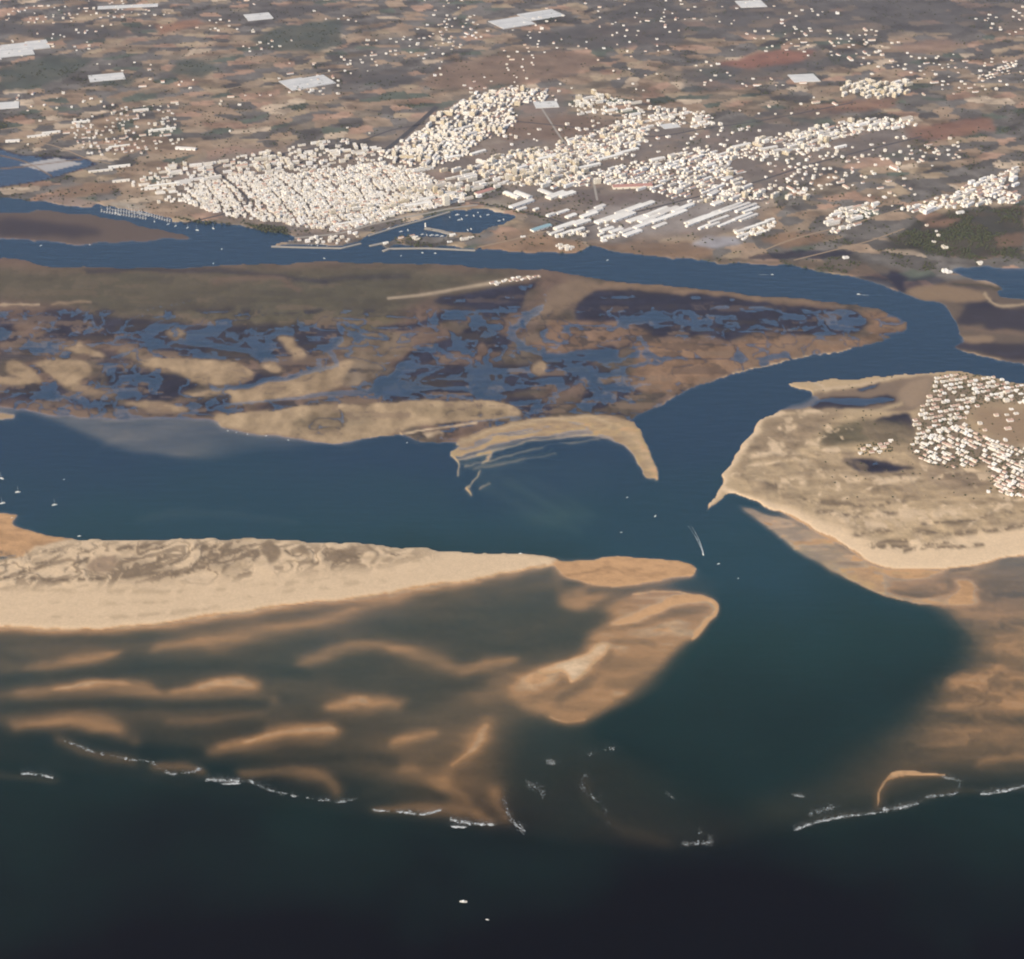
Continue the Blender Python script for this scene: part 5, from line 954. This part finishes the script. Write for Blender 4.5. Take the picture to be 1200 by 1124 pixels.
# ------------------------------------------------------------------ trees and scrub
M_LEAF = noisy('scrub_foliage', (.045, .06, .028), (.085, .085, .042), .08, .9, .8)
ico = bmesh.new(); bmesh.ops.create_icosphere(ico, subdivisions=1, radius=1); IV = np.array([v_.co for v_ in ico.verts]); IF = np.array([[v_.index for v_ in f_.verts] for f_ in ico.faces]); ico.free()
def scrub(name, T, label):
    T = np.array(T); n = len(T); r_ = np.random.default_rng(3); jt = 1+r_.uniform(-.35, .35, (n, len(IV), 1))
    V = IV[None]*jt*T[:, None, 3:4]*np.array([1, 1, .75]); V = V+T[:, None, :3]+np.array([0, 0, 1])*T[:, None, 3:4]*.55
    F = (IF[None]+np.arange(n)[:, None, None]*len(IV)).reshape(-1, 3)
    me = bpy.data.meshes.new(name); me.vertices.add(n*len(IV)); me.vertices.foreach_set('co', V.astype(np.float32).ravel())
    me.loops.add(len(F)*3); me.loops.foreach_set('vertex_index', F.astype(np.int32).ravel()); me.polygons.add(len(F)); me.polygons.foreach_set('loop_start', np.arange(0, len(F)*3, 3, dtype=np.int32)); me.update()
    me.materials.append(M_LEAF); link(name, me, kind='stuff', label=label)
T = []
uu = rng.uniform(-60, 1260, 260000); vv = -60+(rng.random(260000))**.62*380
for u, v in zip(uu, vv):
    if len(T) > 24000: break
    i = int((v-V0)/STEP); j = int((u-U0)/STEP)
    if Z[i, j] < 1.6 or lm[i, j] < .95: continue
    c = COL[i, j].mean(); p = .75 if c < .06 else (.3 if c < .095 else .05)
    if rng.random() < p:
        x, y = gnd(u, v, 2.0); r = rng.uniform(1.8, 4.6)
        if WARPN[int(x/11) % 256, int(y/11) % 256][0] < rng.uniform(-6, 6): continue
        if free(float(x), float(y), r*.7): T.append((float(x), float(y), 2.0, r))
for P, n in [('285,262 335,266 342,276 310,273', 130), ('545,221 580,214 598,224 570,234 548,234', 90), ('555,236 600,243 640,254 640,257 590,247', 60), ('462,278 480,275 495,280 490,285 465,285', 40), ('200,254 240,259 270,262 270,264 235,263', 50)]:
    Q = pts(P); A = np.array(Q)
    for k in range(n*6):
        u = rng.uniform(A[:, 0].min(), A[:, 0].max()); v = rng.uniform(A[:, 1].min(), A[:, 1].max())
        if inside(Q, np.array([u]), np.array([v]))[0]:
            x, y = gnd(u, v, 2); T.append((float(x), float(y), 2.0, rng.uniform(2.5, 5)))
            n -= 1
            if n < 0: break
scrub('scrub_woodland', T, 'dark scrub, orchards and garden trees over the farmland and town')
T = []
for k in range(26000):
    u = rng.uniform(960, 1300); v = rng.uniform(436, 585); i = int((v-V0)/STEP); j = int((u-U0)/STEP)
    if Z[i, j] < .7: continue
    vil = any(inside(pts(z_[0]), np.array([u]), np.array([v]))[0] for z_ in VIL[:4]); x, y = (float(q) for q in gnd(u, v, Z[i, j])); r = rng.uniform(1.2, 3.2)
    if rng.random() < (.38 if vil else .012) and free(x, y, r*.5): T.append((x, y, float(Z[i, j])-.2, r))
scrub('dune_shrubs', T, 'low dark shrubs between the bungalows and on the dunes')
